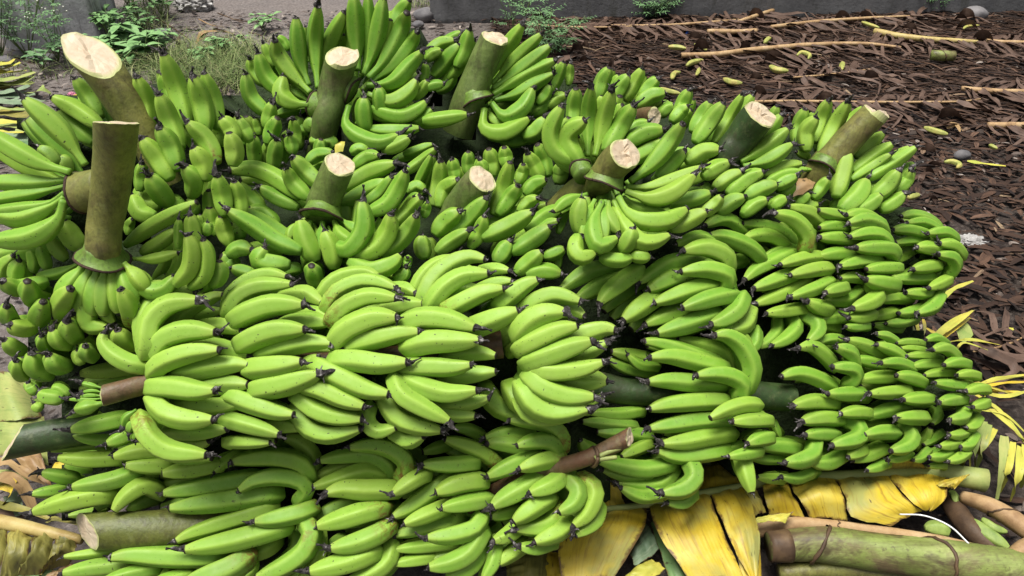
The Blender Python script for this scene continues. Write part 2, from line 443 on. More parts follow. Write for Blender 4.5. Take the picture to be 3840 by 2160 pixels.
BUNCH['back_tall_stem'] = dict(pale=0.05, ref=('C', 60, 600), t0=1.93, ku=0.0, kv=-0.18, curl=0, data='''
C 140,560 260,350 380,165 w120 n
C 170,570 330,400 510,230 w112 n
C 180,600 370,470 570,310 w120 n
C 180,640 400,510 600,410 w120 n
C 190,680 340,640 460,570 590,500 w110 l1 n
C 170,700 260,790 380,730 450,600 w125 n
C 480,710 540,640 565,570 w100 l2
C 120,740 120,870 250,905 420,805 w140 n
C 150,740 185,820 260,850 w80 l2 n
C 380,930 470,890 530,800 w130 l2
C 540,660 610,540 660,420 w95 l4
C 690,580 700,500 705,430 w65 l4
C 440,780 520,720 555,660 w100 l4
C 550,730 620,670 675,645 w95 l3
B 1380,400 1480,310 1600,220 w110 l3
B 1560,460 1620,330 1650,200 w115 l2
B 1350,370 1450,300 1550,275 w105 l1
B 1350,410 1400,370 1460,340 w85
B 1400,520 1480,420 1580,300 w130 l4
C -80,410 0,330 50,270 w95 l3
B 1500,540 1560,460 1640,330 w110 l5
C 230,520 320,480 480,330 w100 l5
C 240,620 330,590 500,480 w100 l5
C 200,900 300,950 440,930 w120 l5
B 1420,620 1500,560 1540,470 w110 l7
''')
BUNCH['far_hidden'] = dict(pale=0.3, ref=('C', 1100, 600), t0=2.02, ku=0.0, kv=-0.15, curl=0, data='''
C 890,680 920,560 970,460 w120
C 1000,680 1040,590 1100,510 w110
C 1070,680 1140,560 1195,465 w110 l1
C 1110,690 1170,600 1210,510 w85 l2
C 1180,680 1240,590 1300,535 w112
C 1150,720 1250,650 1350,630 w120 l-1
C 1310,790 1360,740 1410,715 w100
C 990,620 1010,560 1035,510 w70 l3
C 1100,800 1200,720 1330,690 w100 l3
''')
BUNCH['centre_upright'] = dict(pale=0.1, ref=('F', 560, 150), t0=1.6, ku=0.0, kv=-0.33, curl=0, data='''
F 650,390 740,430 840,290 832,95 w155
F 760,480 920,420 1010,300 1025,185 w150 l1
F 950,470 1080,370 1160,270 1195,195 w140 l2
F 520,510 450,370 405,225 w160 d-3 b3
F 640,560 620,430 575,300 w150 d-3 b3
F 420,440 250,370 100,270 -80,160 w150
E 1560,260 1530,180 1605,110 w120 l3
F 515,690 500,600 485,535 w135 b3
F 740,510 880,570 1020,530 1090,465 w145
F 1040,620 1110,600 1130,550 w95 l3
F 1130,560 1140,500 1140,480 w65 l3
F 340,530 200,520 130,490 170,415 w150 l-1
E 1540,470 1630,420 1710,430 w125 l2
F 110,600 0,570 -60,550 w100 l4
E 1640,360 1600,290 1560,260 w130 l5
E 1600,560 1560,500 1500,470 w120 l6
F 160,160 60,60 -40,20 w125 l7
F 260,260 160,180 60,150 w125 l7
F 420,560 350,560 270,600 w110 l5
B 950,1449 1090,1390 1170,1270 1215,1160 w130
B 930,1390 1050,1300 1120,1200 w110 l3
B 780,1290 950,1180 1145,1110 w130 l3
B 780,1390 950,1300 1090,1230 w130 l4
B 850,1140 950,1070 1035,1055 w110 l3
B 840,1040 900,1010 960,1020 w90 l4
B 650,1270 540,1160 450,1070 w135 l1
B 560,1350 450,1240 400,1140 w125 l2
B 540,1110 620,1050 720,1035 w100 l3
B 500,1340 350,1220 180,1150 20,1160 w135 l3
B 490,1410 330,1340 220,1270 w120 l5
B 270,1460 160,1350 80,1240 w120 l7
F 1040,260 1150,160 1230,75 w115 l3
F 1080,210 1140,140 1185,70 w95 l4
F 1250,210 1265,150 1275,105 w75 l4
F 640,235 690,330 790,390 w110 l1 n
F 480,235 450,330 470,430 w110 l1.5 n
F 560,240 560,340 590,450 w110 l1 n
F 680,220 790,290 900,330 w100 l1.5 n
F 600,270 640,380 660,480 w60 l2 n
F 500,250 540,330 560,430 w60 l3 n
F 420,230 350,300 330,360 w80 l4 n
F 680,250 800,300 900,300 w60 l3 n
F 300,420 180,440 60,400 w120 l5
F 900,560 1000,580 1100,620 w110 l6
''')
BUNCH['centre_hidden'] = dict(pale=0.1, ref=('C', 0, 1400), t0=1.68, ku=0.0, kv=-0.28, curl=0, data='''
F 1320,330 1390,240 1490,165 w150
F 1420,320 1550,210 1670,75 w140 l1
F 1330,450 1440,370 1560,295 w122
F 1560,420 1630,310 1660,200 w112 l1
F 1255,490 1238,410 1235,330 w125 d-2
G -80,350 100,270 270,170 w150
G 120,450 250,370 385,275 w140
G 230,350 350,270 440,230 w95 l2
G 150,590 240,520 330,440 w130
G 340,480 420,450 485,420 w100 l1
G 220,600 340,575 460,590 w130
G 20,520 70,440 110,370 w135 d-2
G 170,170 240,110 310,75 w100 l3
G 220,300 350,200 480,140 w120 l2
G 440,320 470,230 510,150 w70 l4
G 430,560 440,490 450,430 w70 l4
C 180,1460 250,1270 295,1100 w120 l2
C 350,1250 380,1170 385,1115 w95 l2
C 210,1460 300,1340 350,1260 w125 l1
C 390,1320 460,1250 540,1220 w110 l2
C 350,1440 420,1370 480,1345 w95 l1
C 510,1220 450,1120 415,1040 w130 l5
C 275,1140 262,1060 255,1000 w110 l6
C 550,1200 520,1080 480,980 w120 l6
C 120,1180 105,1130 90,1085 w95 l4
C 25,1170 18,1090 12,1030 w85 l5
B 1400,1400 1440,1240 1455,1090 w120 l4
B 1560,1230 1545,1150 1530,1080 w105 l4
B 1640,1190 1640,1110 1640,1030 w95 l5
B 1725,1180 1720,1130 1715,1080 w95 l5
B 1440,1410 1480,1280 1570,1220 w120 l2
B 1230,1390 1300,1240 1390,1050 w75 l7 n
B 1290,1390 1350,1240 1410,1060 w75 l8 n
B 1190,1460 1260,1380 1315,1330 w120 l1
B 1220,1310 1290,1265 1345,1290 w95 l2
B 1200,1180 1330,1090 1420,1010 w90 l8
C 180,1200 170,1100 150,1010 w120 l7
C 620,1250 640,1180 630,1110 w120 l7
''')
BUNCH['centre_right_upright'] = dict(pale=0.3, ref=('G', 760, -60), t0=1.58, ku=0.03, kv=-0.28, curl=0, data='''
C 1080,1300 1250,1350 1400,1310 1545,1190 w145 n
C 1080,1270 1250,1270 1430,1210 1595,1135 w112 l2 n
C 1110,1230 1250,1120 1390,950 1470,840 w142 n
G 850,70 910,170 1010,230 1170,230 1312,155 w150 n
G 880,70 1000,150 1180,185 w100 l3 n
G 1200,290 1340,220 1450,165 w125 l3
G 820,100 890,250 980,360 1080,375 1195,330 w140 l1 n
G 740,100 680,250 715,400 840,350 w145 n
G 870,440 920,360 950,280 w135 b3 d-2
G 780,100 790,220 850,310 w110 l1 n
G 690,90 640,190 600,330 w110 l1 n
G 760,95 750,220 760,360 w110 l1 n
G 820,90 850,200 930,290 w110 l1.5 n
G 595,330 580,200 605,75 w135 d-3 b3
G 570,330 555,430 600,480 690,450 w130 l1
G 700,110 660,200 630,290 w70 l3 n
G 720,480 850,500 945,480 w112 l3
G 930,470 1010,475 1065,480 w105 l3
G 640,50 500,100 410,170 w95 l3 n
C 1380,1380 1530,1350 1655,1310 w120 l4
C 1590,1460 1680,1390 1735,1330 w110 l5
C 1490,1100 1600,1030 1715,1020 w125 l1
C 1600,1200 1700,1140 1785,1100 w125 l1
C 1290,1210 1400,1110 1485,1020 w120 l3
C 1260,1220 1350,1180 1440,1160 w85 l4
C 720,900 730,740 742,600 w120 l6
C 820,1060 830,800 845,590 w120 l5 n
C 870,1060 930,830 988,610 w130 l4 n
C 940,1030 1050,850 1135,715 w140 l3
C 740,1110 600,1020 570,880 645,720 w140 l4
C 770,1100 690,980 700,890 805,815 w150 l3
C 940,920 1000,790 1062,715 w112 l6
C 1080,930 1150,860 1235,830 w100 l5
C 1080,980 1200,910 1335,880 w150 l3
C 900,760 900,720 915,650 w65 l6
C 760,1110 770,1000 760,930 w60 l5 n
C 1100,1100 1250,1010 1330,960 w120 l5
C 1450,1250 1560,1200 1640,1180 w110 l5
''')
BUNCH['right_upright'] = dict(pale=0.35, ref=('D', 240, 1050), t0=1.74, ku=0.05, kv=-0.28, curl=0, data='''
D -10,900 60,790 115,690 w120 l1
D 10,970 110,830 205,700 w130
D 140,970 240,800 335,640 w95 l2
D 260,870 330,760 405,645 w102 l2
D 490,920 530,820 570,720 w95 l4
D 320,1050 480,920 600,780 w120 l1 n
D 320,1100 480,1010 645,875 w130 n
D 340,1130 500,1090 670,980 w125 n
C 1430,810 1470,700 1512,610 w112 l4
C 1390,830 1450,760 1505,720 w105 l3
D 10,1080 90,1030 180,1010 w120
D 50,1200 150,1140 240,1105 w125
D 140,1280 240,1210 330,1165 w125
D 230,1320 360,1220 475,1165 w125
D 350,1340 460,1280 570,1250 w125
D 480,1190 620,1130 740,1110 w95 l2
D 500,1230 620,1180 740,1165 w80 l1
D 550,1270 630,1230 705,1195 w105 l1
D -70,1190 0,1160 55,1140 w95
D 160,1440 260,1370 350,1335 w125 l1
D -10,1350 60,1330 120,1315 w105 l1
D 330,1460 420,1390 505,1355 w115 l1
D 520,1410 580,1370 635,1345 w105 l1
D 100,1330 90,1290 60,1250 w85 l4
D 150,1400 180,1360 210,1320 w80 l3
D 0,1420 80,1400 150,1390 w110 l4
D 600,1320 640,1290 690,1250 w90 l4
''')
BUNCH['far_right_upright'] = dict(pale=0.5, ref=('D', 900, 1120), t0=1.86, ku=0.0, kv=-0.25, curl=0, data='''
D 695,980 720,850 760,740 w112 l2
D 820,970 870,800 920,680 w112 l2
D 860,1050 960,850 1052,690 w115
D 770,1030 765,900 835,795 w122
D 800,900 800,830 815,760 w70 l4
D 960,940 1070,810 1155,725 w75 l3
D 1100,1070 1200,980 1295,900 w95 l2
D 1080,1170 1220,1060 1355,975 w112 l1
D 1070,1220 1230,1120 1345,1045 w85
D 1170,1220 1350,1110 1515,1000 w105
D 1210,1350 1320,1260 1395,1155 w132
D 1400,1190 1450,1150 1505,1110 w85 l1
D 1370,1310 1450,1220 1482,1155 w112 l1
D 970,1340 1010,1180 1050,1020 w140 d-3
D 1000,1430 1110,1340 1175,1220 w150 d-1
D 810,1350 870,1270 920,1210 w105
D 1110,1440 1210,1380 1280,1320 w115
D 1270,1430 1370,1370 1435,1310 w112 l1
D 690,1390 740,1350 790,1310 w95
D 700,1440 770,1400 850,1390 w100 l2
D 830,1150 740,1150 660,1130 w40 l1 n
D 1070,1260 1150,1230 1250,1180 w60 l2 n
D 1060,1280 1180,1290 1300,1230 w100 l3
D 800,1110 770,1060 700,1030 w70 l4 n
D 940,1420 990,1380 1030,1320 w110 l4
D 1330,1320 1400,1290 1460,1270 w90 l4
''')
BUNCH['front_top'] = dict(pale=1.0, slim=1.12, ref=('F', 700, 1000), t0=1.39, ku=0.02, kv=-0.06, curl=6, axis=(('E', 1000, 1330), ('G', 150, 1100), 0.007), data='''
E 985,1100 970,900 1060,770 1200,715 1330,715 w125 l0.5
E 1000,1120 1020,920 1150,800 1352,772 w150 l-1
E 1045,1140 1120,1030 1280,980 1468,988 w152
E 1050,1250 1120,1185 1300,1125 1492,1108 w142
E 1200,1270 1400,1230 1600,1205 1698,1215 w140 l2
E 1380,960 1520,945 1642,980 w115 l4
E 1300,1080 1500,1090 1692,1150 w115 l4
E 1050,1360 1200,1365 1330,1385 1465,1385 w152
E 1350,1360 1550,1340 1690,1345 w140 l3
E 1150,950 1300,830 1450,750 1522,735 w112 l6
E 1300,900 1420,860 1510,840 w95 l7
I 1050,260 1120,340 1270,385 1452,388 w152
I 965,390 1010,500 1150,600 1405,628 w155 s l-1
I 1150,470 1350,470 1545,450 w115 l3
I 1200,300 1500,290 1692,250 w125 l3
I 1250,540 1350,550 1420,530 w100 l5
E 1005,1220 880,1200 760,1130 700,1050 710,990 w125 l1 s
F -90,850 -60,730 60,630 200,590 322,612 w105 l4
F -80,850 -30,750 120,675 352,662 w115 l2
F -20,900 60,855 220,805 432,803 w152
F 20,1070 120,1015 270,975 442,970 w152
F 140,1130 300,1085 480,1055 627,1065 w142 l2
F 300,940 450,915 630,923 w125 l4
F 420,870 520,855 590,883 w105 l5
F 300,750 450,725 560,790 w112 l5
F 80,1235 250,1215 422,1188 w152
F 120,1380 300,1345 450,1300 540,1270 w152
F 410,1250 470,1190 535,1150 w95 l3
J 520,20 650,85 850,180 1012,215 w142
J 430,150 560,185 700,250 843,300 w132
J 390,230 500,320 650,370 828,385 w122 l1
J 385,320 450,435 600,490 820,450 w132 l2
J -60,230 100,285 250,335 368,355 w132 l1
J -100,385 60,425 180,460 268,490 w122 l1
J -80,540 60,540 208,543 w92 l2
J 210,430 330,430 418,450 w105 l4
F 545,760 600,665 700,605 850,580 945,612 w105 l4
F 590,820 650,715 800,645 930,645 1065,690 w122 l2 s
F 625,900 720,805 880,745 1063,757 w135 s
F 650,1050 730,965 900,895 1068,888 w160
F 720,1080 900,1035 1080,995 1222,985 w142 l1
F 650,1180 800,1180 950,1200 1137,1192 w152
F 980,840 1100,805 1245,793 w125 l4
F 1040,700 1130,695 1195,727 w105 l5
F 1190,740 1230,630 1330,530 1460,475 w112 l5
F 1240,790 1290,650 1400,540 1550,475 1668,492 w125 l2
F 1300,800 1380,690 1520,605 1690,588 w135
F 1400,840 1500,785 1650,715 1793,690 w132 s
F 1620,710 1740,655 1850,640 w105 l4
F 1640,580 1740,560 1830,570 w95 l5
F 1120,930 1250,890 1420,905 1598,960 w152
F 1150,1090 1300,1055 1500,1050 1633,1045 w152
F 1400,1160 1600,1130 1742,1150 w115 l3
F 1110,1225 1300,1225 1450,1228 1573,1210 w132
F 1400,1290 1600,1270 1742,1255 w122 l2
J 1120,110 1250,170 1420,210 1612,190 w142
J 1060,120 1100,220 1250,310 1422,400 w142 l-1
J 985,250 1060,370 1200,430 1372,460 w132 l1
J 1250,285 1450,340 1602,362 w132 l3
J 1380,275 1550,270 1692,240 w115 l2
J 880,310 865,400 940,465 1063,440 w115 l2
J 1065,480 1140,530 1248,500 w122 l2
G 50,800 130,730 220,665 305,630 w132 l1
G -140,960 0,905 170,840 w150 l1
G 210,840 300,770 430,735 592,780 w132 l2
G 170,1000 230,920 350,860 493,850 w152
G 185,1095 280,1045 430,978 575,943 w142
G 235,1195 350,1155 520,1095 670,1050 w150
G 440,840 550,845 622,880 w112 l4
G 380,1080 600,1005 750,965 832,975 w142 l2
G 490,1145 650,1110 772,1060 w132 l3
G 270,1240 400,1260 600,1240 750,1192 w132
G 560,1300 680,1300 775,1320 w130 l3
K 250,95 330,170 500,230 688,235 w150
K 200,175 270,285 420,340 648,315 w160
K 180,260 230,350 350,385 500,385 w115 l2
K 420,115 600,145 773,130 w122 l3
K 630,310 700,255 745,220 w95 l3
''')
BUNCH['left_lower'] = dict(pale=0.35, ref=('I', 700, 700), t0=1.51, ku=0.0, kv=-0.02, curl=4, data='''
E 1000,1200 800,1240 540,1270 w115 l4
E 1000,1310 850,1330 660,1350 w85 l4
I 860,380 700,410 480,458 w122
I 820,510 650,520 490,490 w85 l2
I 620,330 540,350 442,378 w95 l3
I 900,470 830,510 722,552 w112
I 700,560 500,580 340,600 w55 l4
I 830,650 600,660 388,645 w115 l3
I 1100,600 950,600 768,640 w115
I 1150,700 1000,700 848,697 w122
I 500,790 400,770 278,745 w105 l4
I 930,745 750,805 488,845 w135
I 740,900 520,930 222,1015 w150 l-1
I 420,870 320,880 212,892 w95 l2
I 1085,880 980,835 860,905 770,1010 w132 b2
I 880,850 760,905 650,1000 w112 l3
I 1050,920 950,960 860,1010 w105 l6
I 700,1000 600,1020 460,1040 w65 l5
I 1480,690 1250,730 1098,755 w125
I 1650,620 1520,680 1450,742 w95 l2
J 470,770 410,680 220,640 0,660 -62,682 w150
J 495,775 490,640 400,540 300,510 w130 l4 s
I 1750,780 1400,840 1105,888 w142 l2
J 400,930 460,860 400,795 250,772 100,800 -10,870 w132
I 1880,890 1500,940 1148,988 w150 l1
I 1000,500 900,560 800,600 w110 l5
I 1300,620 1150,640 1000,660 w110 l6
I 1400,800 1250,810 1100,830 w110 l6
''')
BUNCH['bottom_left'] = dict(pale=0.5, ref=('I', 1100, 1200), t0=1.49, ku=0.0, kv=-0.05, curl=4, data='''
I 1850,990 1550,1080 1300,1160 1190,1215 w132 l2
J 495,985 420,1015 250,1055 95,1078 w135 s
J 320,1110 100,1170 -150,1230 -378,1270 w152
I 1500,1320 1200,1320 900,1305 745,1325 w152 l1
I 1690,1300 1600,1375 1450,1440 1250,1500 w170 s
I 800,1270 600,1300 428,1318 w75 l3
I 900,1370 650,1390 422,1428 w115 l2
I 1060,1400 900,1430 700,1480 w105 l1
I 1160,1390 1125,1440 1080,1490 w85 l3
J 440,1085 490,1150 440,1280 300,1385 110,1465 w162 s
J 540,1140 545,1260 500,1380 400,1470 w115 l3
I 1720,1360 1695,1420 1620,1480 w95 l2
I 1550,1180 1400,1230 1250,1290 w120 l5
J 250,1200 200,1250 60,1330 w120 l5
I 1300,1450 1150,1480 1000,1520 w120 l1
''')
BUNCH['bottom_centre'] = dict(pale=0.5, ref=('J', 1400, 900), t0=1.5, ku=0.0, kv=-0.04, curl=4, data='''
J 1090,790 1135,690 1040,595 900,560 740,575 w132 s
J 1030,790 1000,690 880,625 700,635 540,665 w122 l3
J 970,770 850,730 650,795 495,845 w122 l2
J 1060,860 850,860 700,855 580,885 w150
J 900,680 700,705 500,780 w105 l5
J 820,960 650,990 500,1060 w122 l5
J 980,985 880,1005 700,1060 518,1112 w152 s
J 1020,1105 930,1165 780,1225 612,1262 w142 s
J 920,1275 800,1330 650,1375 468,1418 w150
J 1030,1230 1000,1350 880,1435 700,1510 w132 l2
J 700,1190 620,1240 580,1310 w85 l5
J 1260,760 1180,795 1038,890 w122 l-1
J 1430,780 1250,910 1140,990 1038,1048 w132 l2
J 1590,685 1450,695 1238,692 w122
J 1640,805 1500,820 1328,882 w150
J 1680,935 1550,955 1368,990 w132
J 1400,980 1250,1040 1112,1098 w122 l1
J 1500,1060 1300,1100 1050,1170 w122 l4
J 1640,1040 1600,1120 1450,1170 1268,1190 w142
J 1470,1230 1250,1250 1050,1270 w95 l4
J 1350,1320 1200,1340 1040,1370 w95 l4
J 1650,1150 1560,1290 1430,1360 1278,1392 w142
J 1640,1250 1560,1380 1400,1470 w132 l2
J 1735,1210 1725,1350 1650,1480 w112 l2
J 1740,680 1640,605 1500,550 1390,518 w122 l2 s
J 1640,500 1550,455 1450,440 w95 l5
J 1420,560 1340,580 1240,610 w95 l6
K 465,580 450,475 330,405 108,390 w130 l1 s
K 430,600 380,535 270,535 158,565 w122
K 280,600 120,555 0,545 -45,552 w122 l2
K 250,480 100,475 -60,510 w105 l3
K 450,650 320,672 175,722 w132 s
K 300,645 150,690 -40,775 w132 l1
K 475,760 400,825 245,888 w132 s
K 340,770 200,850 60,930 -10,980 w142 l1
K 500,790 575,870 545,960 445,1020 w132 s
K 600,790 690,870 640,1020 545,1112 w142 l1 s
K 720,980 690,1080 558,1175 w112 l2
K 380,920 280,980 135,1082 w142
K 450,985 400,1080 300,1120 150,1130 w132 l2 s
K 505,1080 440,1150 280,1220 w132 l1
K 400,1220 280,1260 172,1250 w112 l2
K 180,1100 100,1170 0,1212 w132 l2
K 200,1240 100,1310 30,1370 w122 l3
K 150,1000 60,1030 -20,1045 w112 l4
J 1560,1230 1450,1300 1300,1330 w120 l6
''')
BUNCH['right_middle'] = dict(pale=0.25, ref=('G', 1400, 900), t0=1.59, ku=0.02, kv=-0.03, curl=5, data='''
G 850,560 650,580 455,700 w132 l5
G 900,605 720,680 560,770 w132 l4
G 985,575 900,625 780,720 718,795 w132 l1
G 1400,500 1200,520 985,650 w122 l3
G 1300,610 1200,620 1050,700 w142 l2
G 1575,680 1595,605 1450,560 1272,578 w125
G 1585,570 1585,475 1450,415 1290,435 w132
G 1500,410 1400,345 1240,390 w105 l3
G 1500,665 1350,695 1092,790 w132 l1
G 1620,735 1480,760 1282,825 w132
G 1100,750 1000,815 882,908 w142 l1
G 1400,800 1200,865 1030,935 w125 l3
G 1520,865 1350,925 1110,998 w142 l1
G 1690,760 1655,845 1560,910 1478,935 w132
G 1740,850 1705,940 1600,975 w125 l2
G 1775,990 1775,1070 1740,1120 w112 l3
G 1720,1365 1755,1230 1690,1085 1590,1010 1500,1010 w142 l-1
G 1745,1130 1650,990 1478,948 w112 l2
G 1550,1205 1350,1135 1150,1065 1020,1050 w122 l1
G 1600,1240 1560,1125 1400,1065 1250,1040 w95 l4
G 1560,1230 1350,1180 1200,1150 1060,1160 w132
K 1560,150 1350,135 1180,122 1047,130 w132 l1
K 1665,230 1695,150 1610,92 1500,75 1378,88 w132 l-1
K 1570,260 1400,262 1200,282 1058,315 w132
K 1600,390 1400,392 1200,422 1056,450 w132 l1
K 1610,480 1450,502 1300,535 1145,552 w132 l1
K 1590,590 1450,612 1250,632 1110,600 w132 l2
K 1790,290 1700,285 1580,320 1470,378 w112 l-2
K 1860,390 1760,392 1620,402 w112 l-2
K 1870,510 1800,522 1725,550 w112 l-2
K 1800,605 1720,620 1595,640 w95 l-2
K 1695,660 1720,760 1755,885 w132 l-1
K 1210,690 1050,722 900,710 705,665 w122 l2
K 1080,780 900,775 740,730 w80 l3
K 1230,720 1150,820 1000,840 840,820 w112 l4
K 1340,690 1370,780 1290,860 1145,888 w140
K 1140,890 1000,905 865,850 w112 l2
K 1350,890 1280,950 1180,950 w105 l2
K 950,430 750,410 600,400 w95 l7
K 680,610 620,570 590,525 w105 l5
K 1050,560 950,600 870,640 w95 l6
G 1100,1185 950,1150 800,1120 w105 l7
G 1080,1265 900,1225 780,1170 w105 l8
G 1100,1220 990,1210 910,1140 w85 l5
K 1000,330 850,350 650,340 w95 l8
K 1050,500 900,480 700,470 w110 l8
G 1000,700 900,780 800,900 w120 l8
''')
BUNCH['right_back'] = dict(slim=0.98, pale=0.25, ref=('H', 500, 600), t0=1.7, ku=0.14, kv=-0.05, curl=5, data='''
H 575,430 595,330 500,225 368,180 w132 l-1 s
H 700,255 600,175 462,138 w115 l2
H 500,400 460,325 330,265 150,250 w95 l4
H 440,395 350,335 240,330 165,352 w115 l3
H 1050,230 960,185 855,192 w105 l1
H 850,210 750,185 665,160 w105 l2
H 1110,320 1085,262 980,225 868,250 w115
H 850,280 770,265 672,280 w95 l2
H 1140,390 1085,325 980,315 880,342 w115
H 920,375 800,345 675,345 w112 l2
H 1180,470 1155,422 1050,415 922,418 w130
H 930,465 800,455 670,472 w112 l2
H 1070,500 950,505 812,540 w112 l1
H 1205,550 1100,552 990,562 w105
H 950,620 880,615 815,622 w95 l2
H 1180,670 1100,655 988,632 w132
H 1020,660 1072,735 1010,790 898,828 w132 b2
H 1030,865 950,890 872,890 w105 l1
H 990,945 920,952 852,952 w85 l1
H 840,690 790,700 715,720 w112 l-1
H 950,700 850,770 690,770 w105 l4
H 870,880 760,890 655,910 w112 l3
H 670,475 550,485 408,530 w105
H 500,445 400,485 250,560 168,632 w115 l2
H 730,555 620,565 475,602 w115
H 520,585 400,625 228,692 w122 l1
H 600,645 450,715 242,798 w115 l2
H 745,645 640,695 478,752 w105
H 590,825 450,845 312,862 w105 l1
H 725,835 670,820 592,780 w122
H 560,870 655,925 665,990 600,1052 w122 b2
H 480,885 515,960 440,1040 348,1082 w115 l1 b2
H 390,900 385,980 330,1050 262,1092 w95 l2 b2
H 520,405 400,435 300,475 w85 l4
H 275,485 190,405 30,340 -75,330 w132
H 160,305 80,235 0,220 -100,265 w112 l3
H 780,560 850,520 900,560 w95 l6
H 700,800 800,820 900,780 w110 l6
H 150,500 60,520 -30,590 w120 l5
H 780,960 700,940 640,930 w110 l5
''')
BUNCH['far_right_lying'] = dict(slim=0.98, pale=0.25, ref=('H', 1350, 550), t0=1.92, ku=0.1, kv=-0.05, curl=5, data='''
H 1480,275 1400,215 1300,190 1228,202 w95 l2
H 1490,300 1380,240 1268,245 w85 l1
H 1390,320 1280,290 1172,292 w95
H 1590,355 1520,308 1408,318 w95
H 1420,378 1300,362 1188,382 w90 l2
H 1475,430 1410,415 1332,412 w115
H 1635,460 1580,395 1488,387 w105
H 1540,605 1595,540 1565,475 1480,462 w112 b2
H 1470,535 1400,545 1308,562 w105
H 1430,622 1300,622 1160,625 w105 l2
H 1545,635 1480,665 1418,690 w95
H 1430,725 1350,725 1258,722 w95 l1
H 1490,745 1445,815 1340,862 w105
H 1280,765 1180,755 1080,775 w95 l3
H 1370,825 1290,850 1208,862 w95 l2
H 1190,855 1110,870 1035,890 w95 l3
H 1320,900 1220,925 1125,930 w85 l2
H 1210,960 1130,955 1040,940 w85 l3
H 1600,460 1570,430 1500,400 w90 l5
H 1300,430 1220,480 1130,500 w90 l5
H 1400,640 1480,600 1530,560 w90 l5
H 1350,560 1280,600 1200,650 w95 l6
''')
BUNCH['right_front'] = dict(slim=0.98, pale=0.2, ref=('L', 900, 100), t0=1.69, ku=0.13, kv=-0.03, curl=5, data='''
H 770,1215 705,1140 620,1085 535,1095 w115 l1
H 910,1220 885,1130 785,1088 w122
H 1110,1150 1000,1085 865,1040 w105 l3
H 1250,1185 1170,1115 1060,1072 w105 l2
H 1200,1065 1130,1015 1058,1000 w85 l3
H 820,1045 730,1035 660,1062 w95 l4
H 860,1340 925,1300 900,1235 762,1225 w112
H 760,1360 640,1295 520,1265 415,1292 w122 l1
H 1100,1205 1000,1185 910,1172 w95 l3
H 1300,1235 1200,1195 1092,1198 w95
H 1185,1295 1060,1295 945,1312 w105 l2
H 1370,1325 1285,1295 1195,1282 w105
H 1600,1155 1530,1095 1440,1110 w95
H 1530,1065 1470,1025 1395,1040 w75 l1
H 1490,1165 1380,1145 1265,1150 w75 l3
H 1370,1065 1280,1055 1195,1062 w65 l4
H 1385,1115 1300,1098 1225,1098 w65 l4
H 1670,1205 1600,1192 1520,1212 w95
H 1490,1205 1400,1205 1305,1222 w85 l2
H 1740,1285 1680,1272 1605,1282 w85
H 1600,1265 1490,1262 1385,1282 w85 l2
H 1660,1355 1560,1345 1455,1332 w95
H 1800,1375 1740,1372 1665,1392 w95
L 960,212 850,212 730,212 w112
L 770,275 630,265 492,292 w125 l1
L 1000,342 920,335 818,348 w105
L 800,382 680,375 555,400 w132 l1
L 780,492 690,484 578,490 w115 l1
L 855,400 945,445 930,515 758,562 w132 b2
L 970,590 925,612 868,642 w105 l1
L 840,620 730,680 620,682 w125 l2
L 645,550 625,625 545,665 438,680 w140
L 510,585 380,565 265,570 w132 l3
L 430,655 300,655 195,640 w85 l4
L 620,745 520,785 415,775 w95 l2
L 420,790 330,785 250,775 w85 l4
L 1095,580 1000,622 895,662 w122 l3
L 1270,195 1140,202 1015,212 w105
L 1420,245 1340,245 1242,252 w112
L 1382,375 1290,372 1188,376 w115
L 1255,305 1120,325 1000,362 w115 l3
L 1185,475 1080,472 977,492 w115
L 1250,440 1305,505 1265,570 1158,602 w122 b2
L 1280,622 1210,645 1140,662 w85 l2
L 1645,245 1560,255 1486,270 w105
L 1660,315 1645,370 1555,390 w112 b1
L 1745,375 1715,430 1670,442 w95 l1
L 1665,472 1610,492 1555,492 w85
L 1610,545 1550,562 1490,570 w85
L 1725,500 1690,560 1630,572 w95 l1
L 1550,612 1485,640 1420,642 w85
L 1670,612 1610,652 1548,672 w85
L 1520,700 1470,702 1415,702 w60 l2
L 1410,600 1360,650 1310,662 w75 l3
L 1130,680 1060,712 995,732 w85 l3
L 1800,275 1760,292 1715,302 w95
L 1330,560 1400,500 1430,440 w90 l7
L 1450,300 1480,350 1440,420 w90 l6
L 1120,420 1000,430 900,440 w100 l6
L 760,620 660,600 560,600 w110 l6
H 1500,1300 1400,1310 1300,1320 w90 l6
L 400,470 330,400 250,330 w80 l8
L 420,540 380,440 370,380 w60 l7 n
L 1500,480 1440,520 1380,560 w80 l7
''')
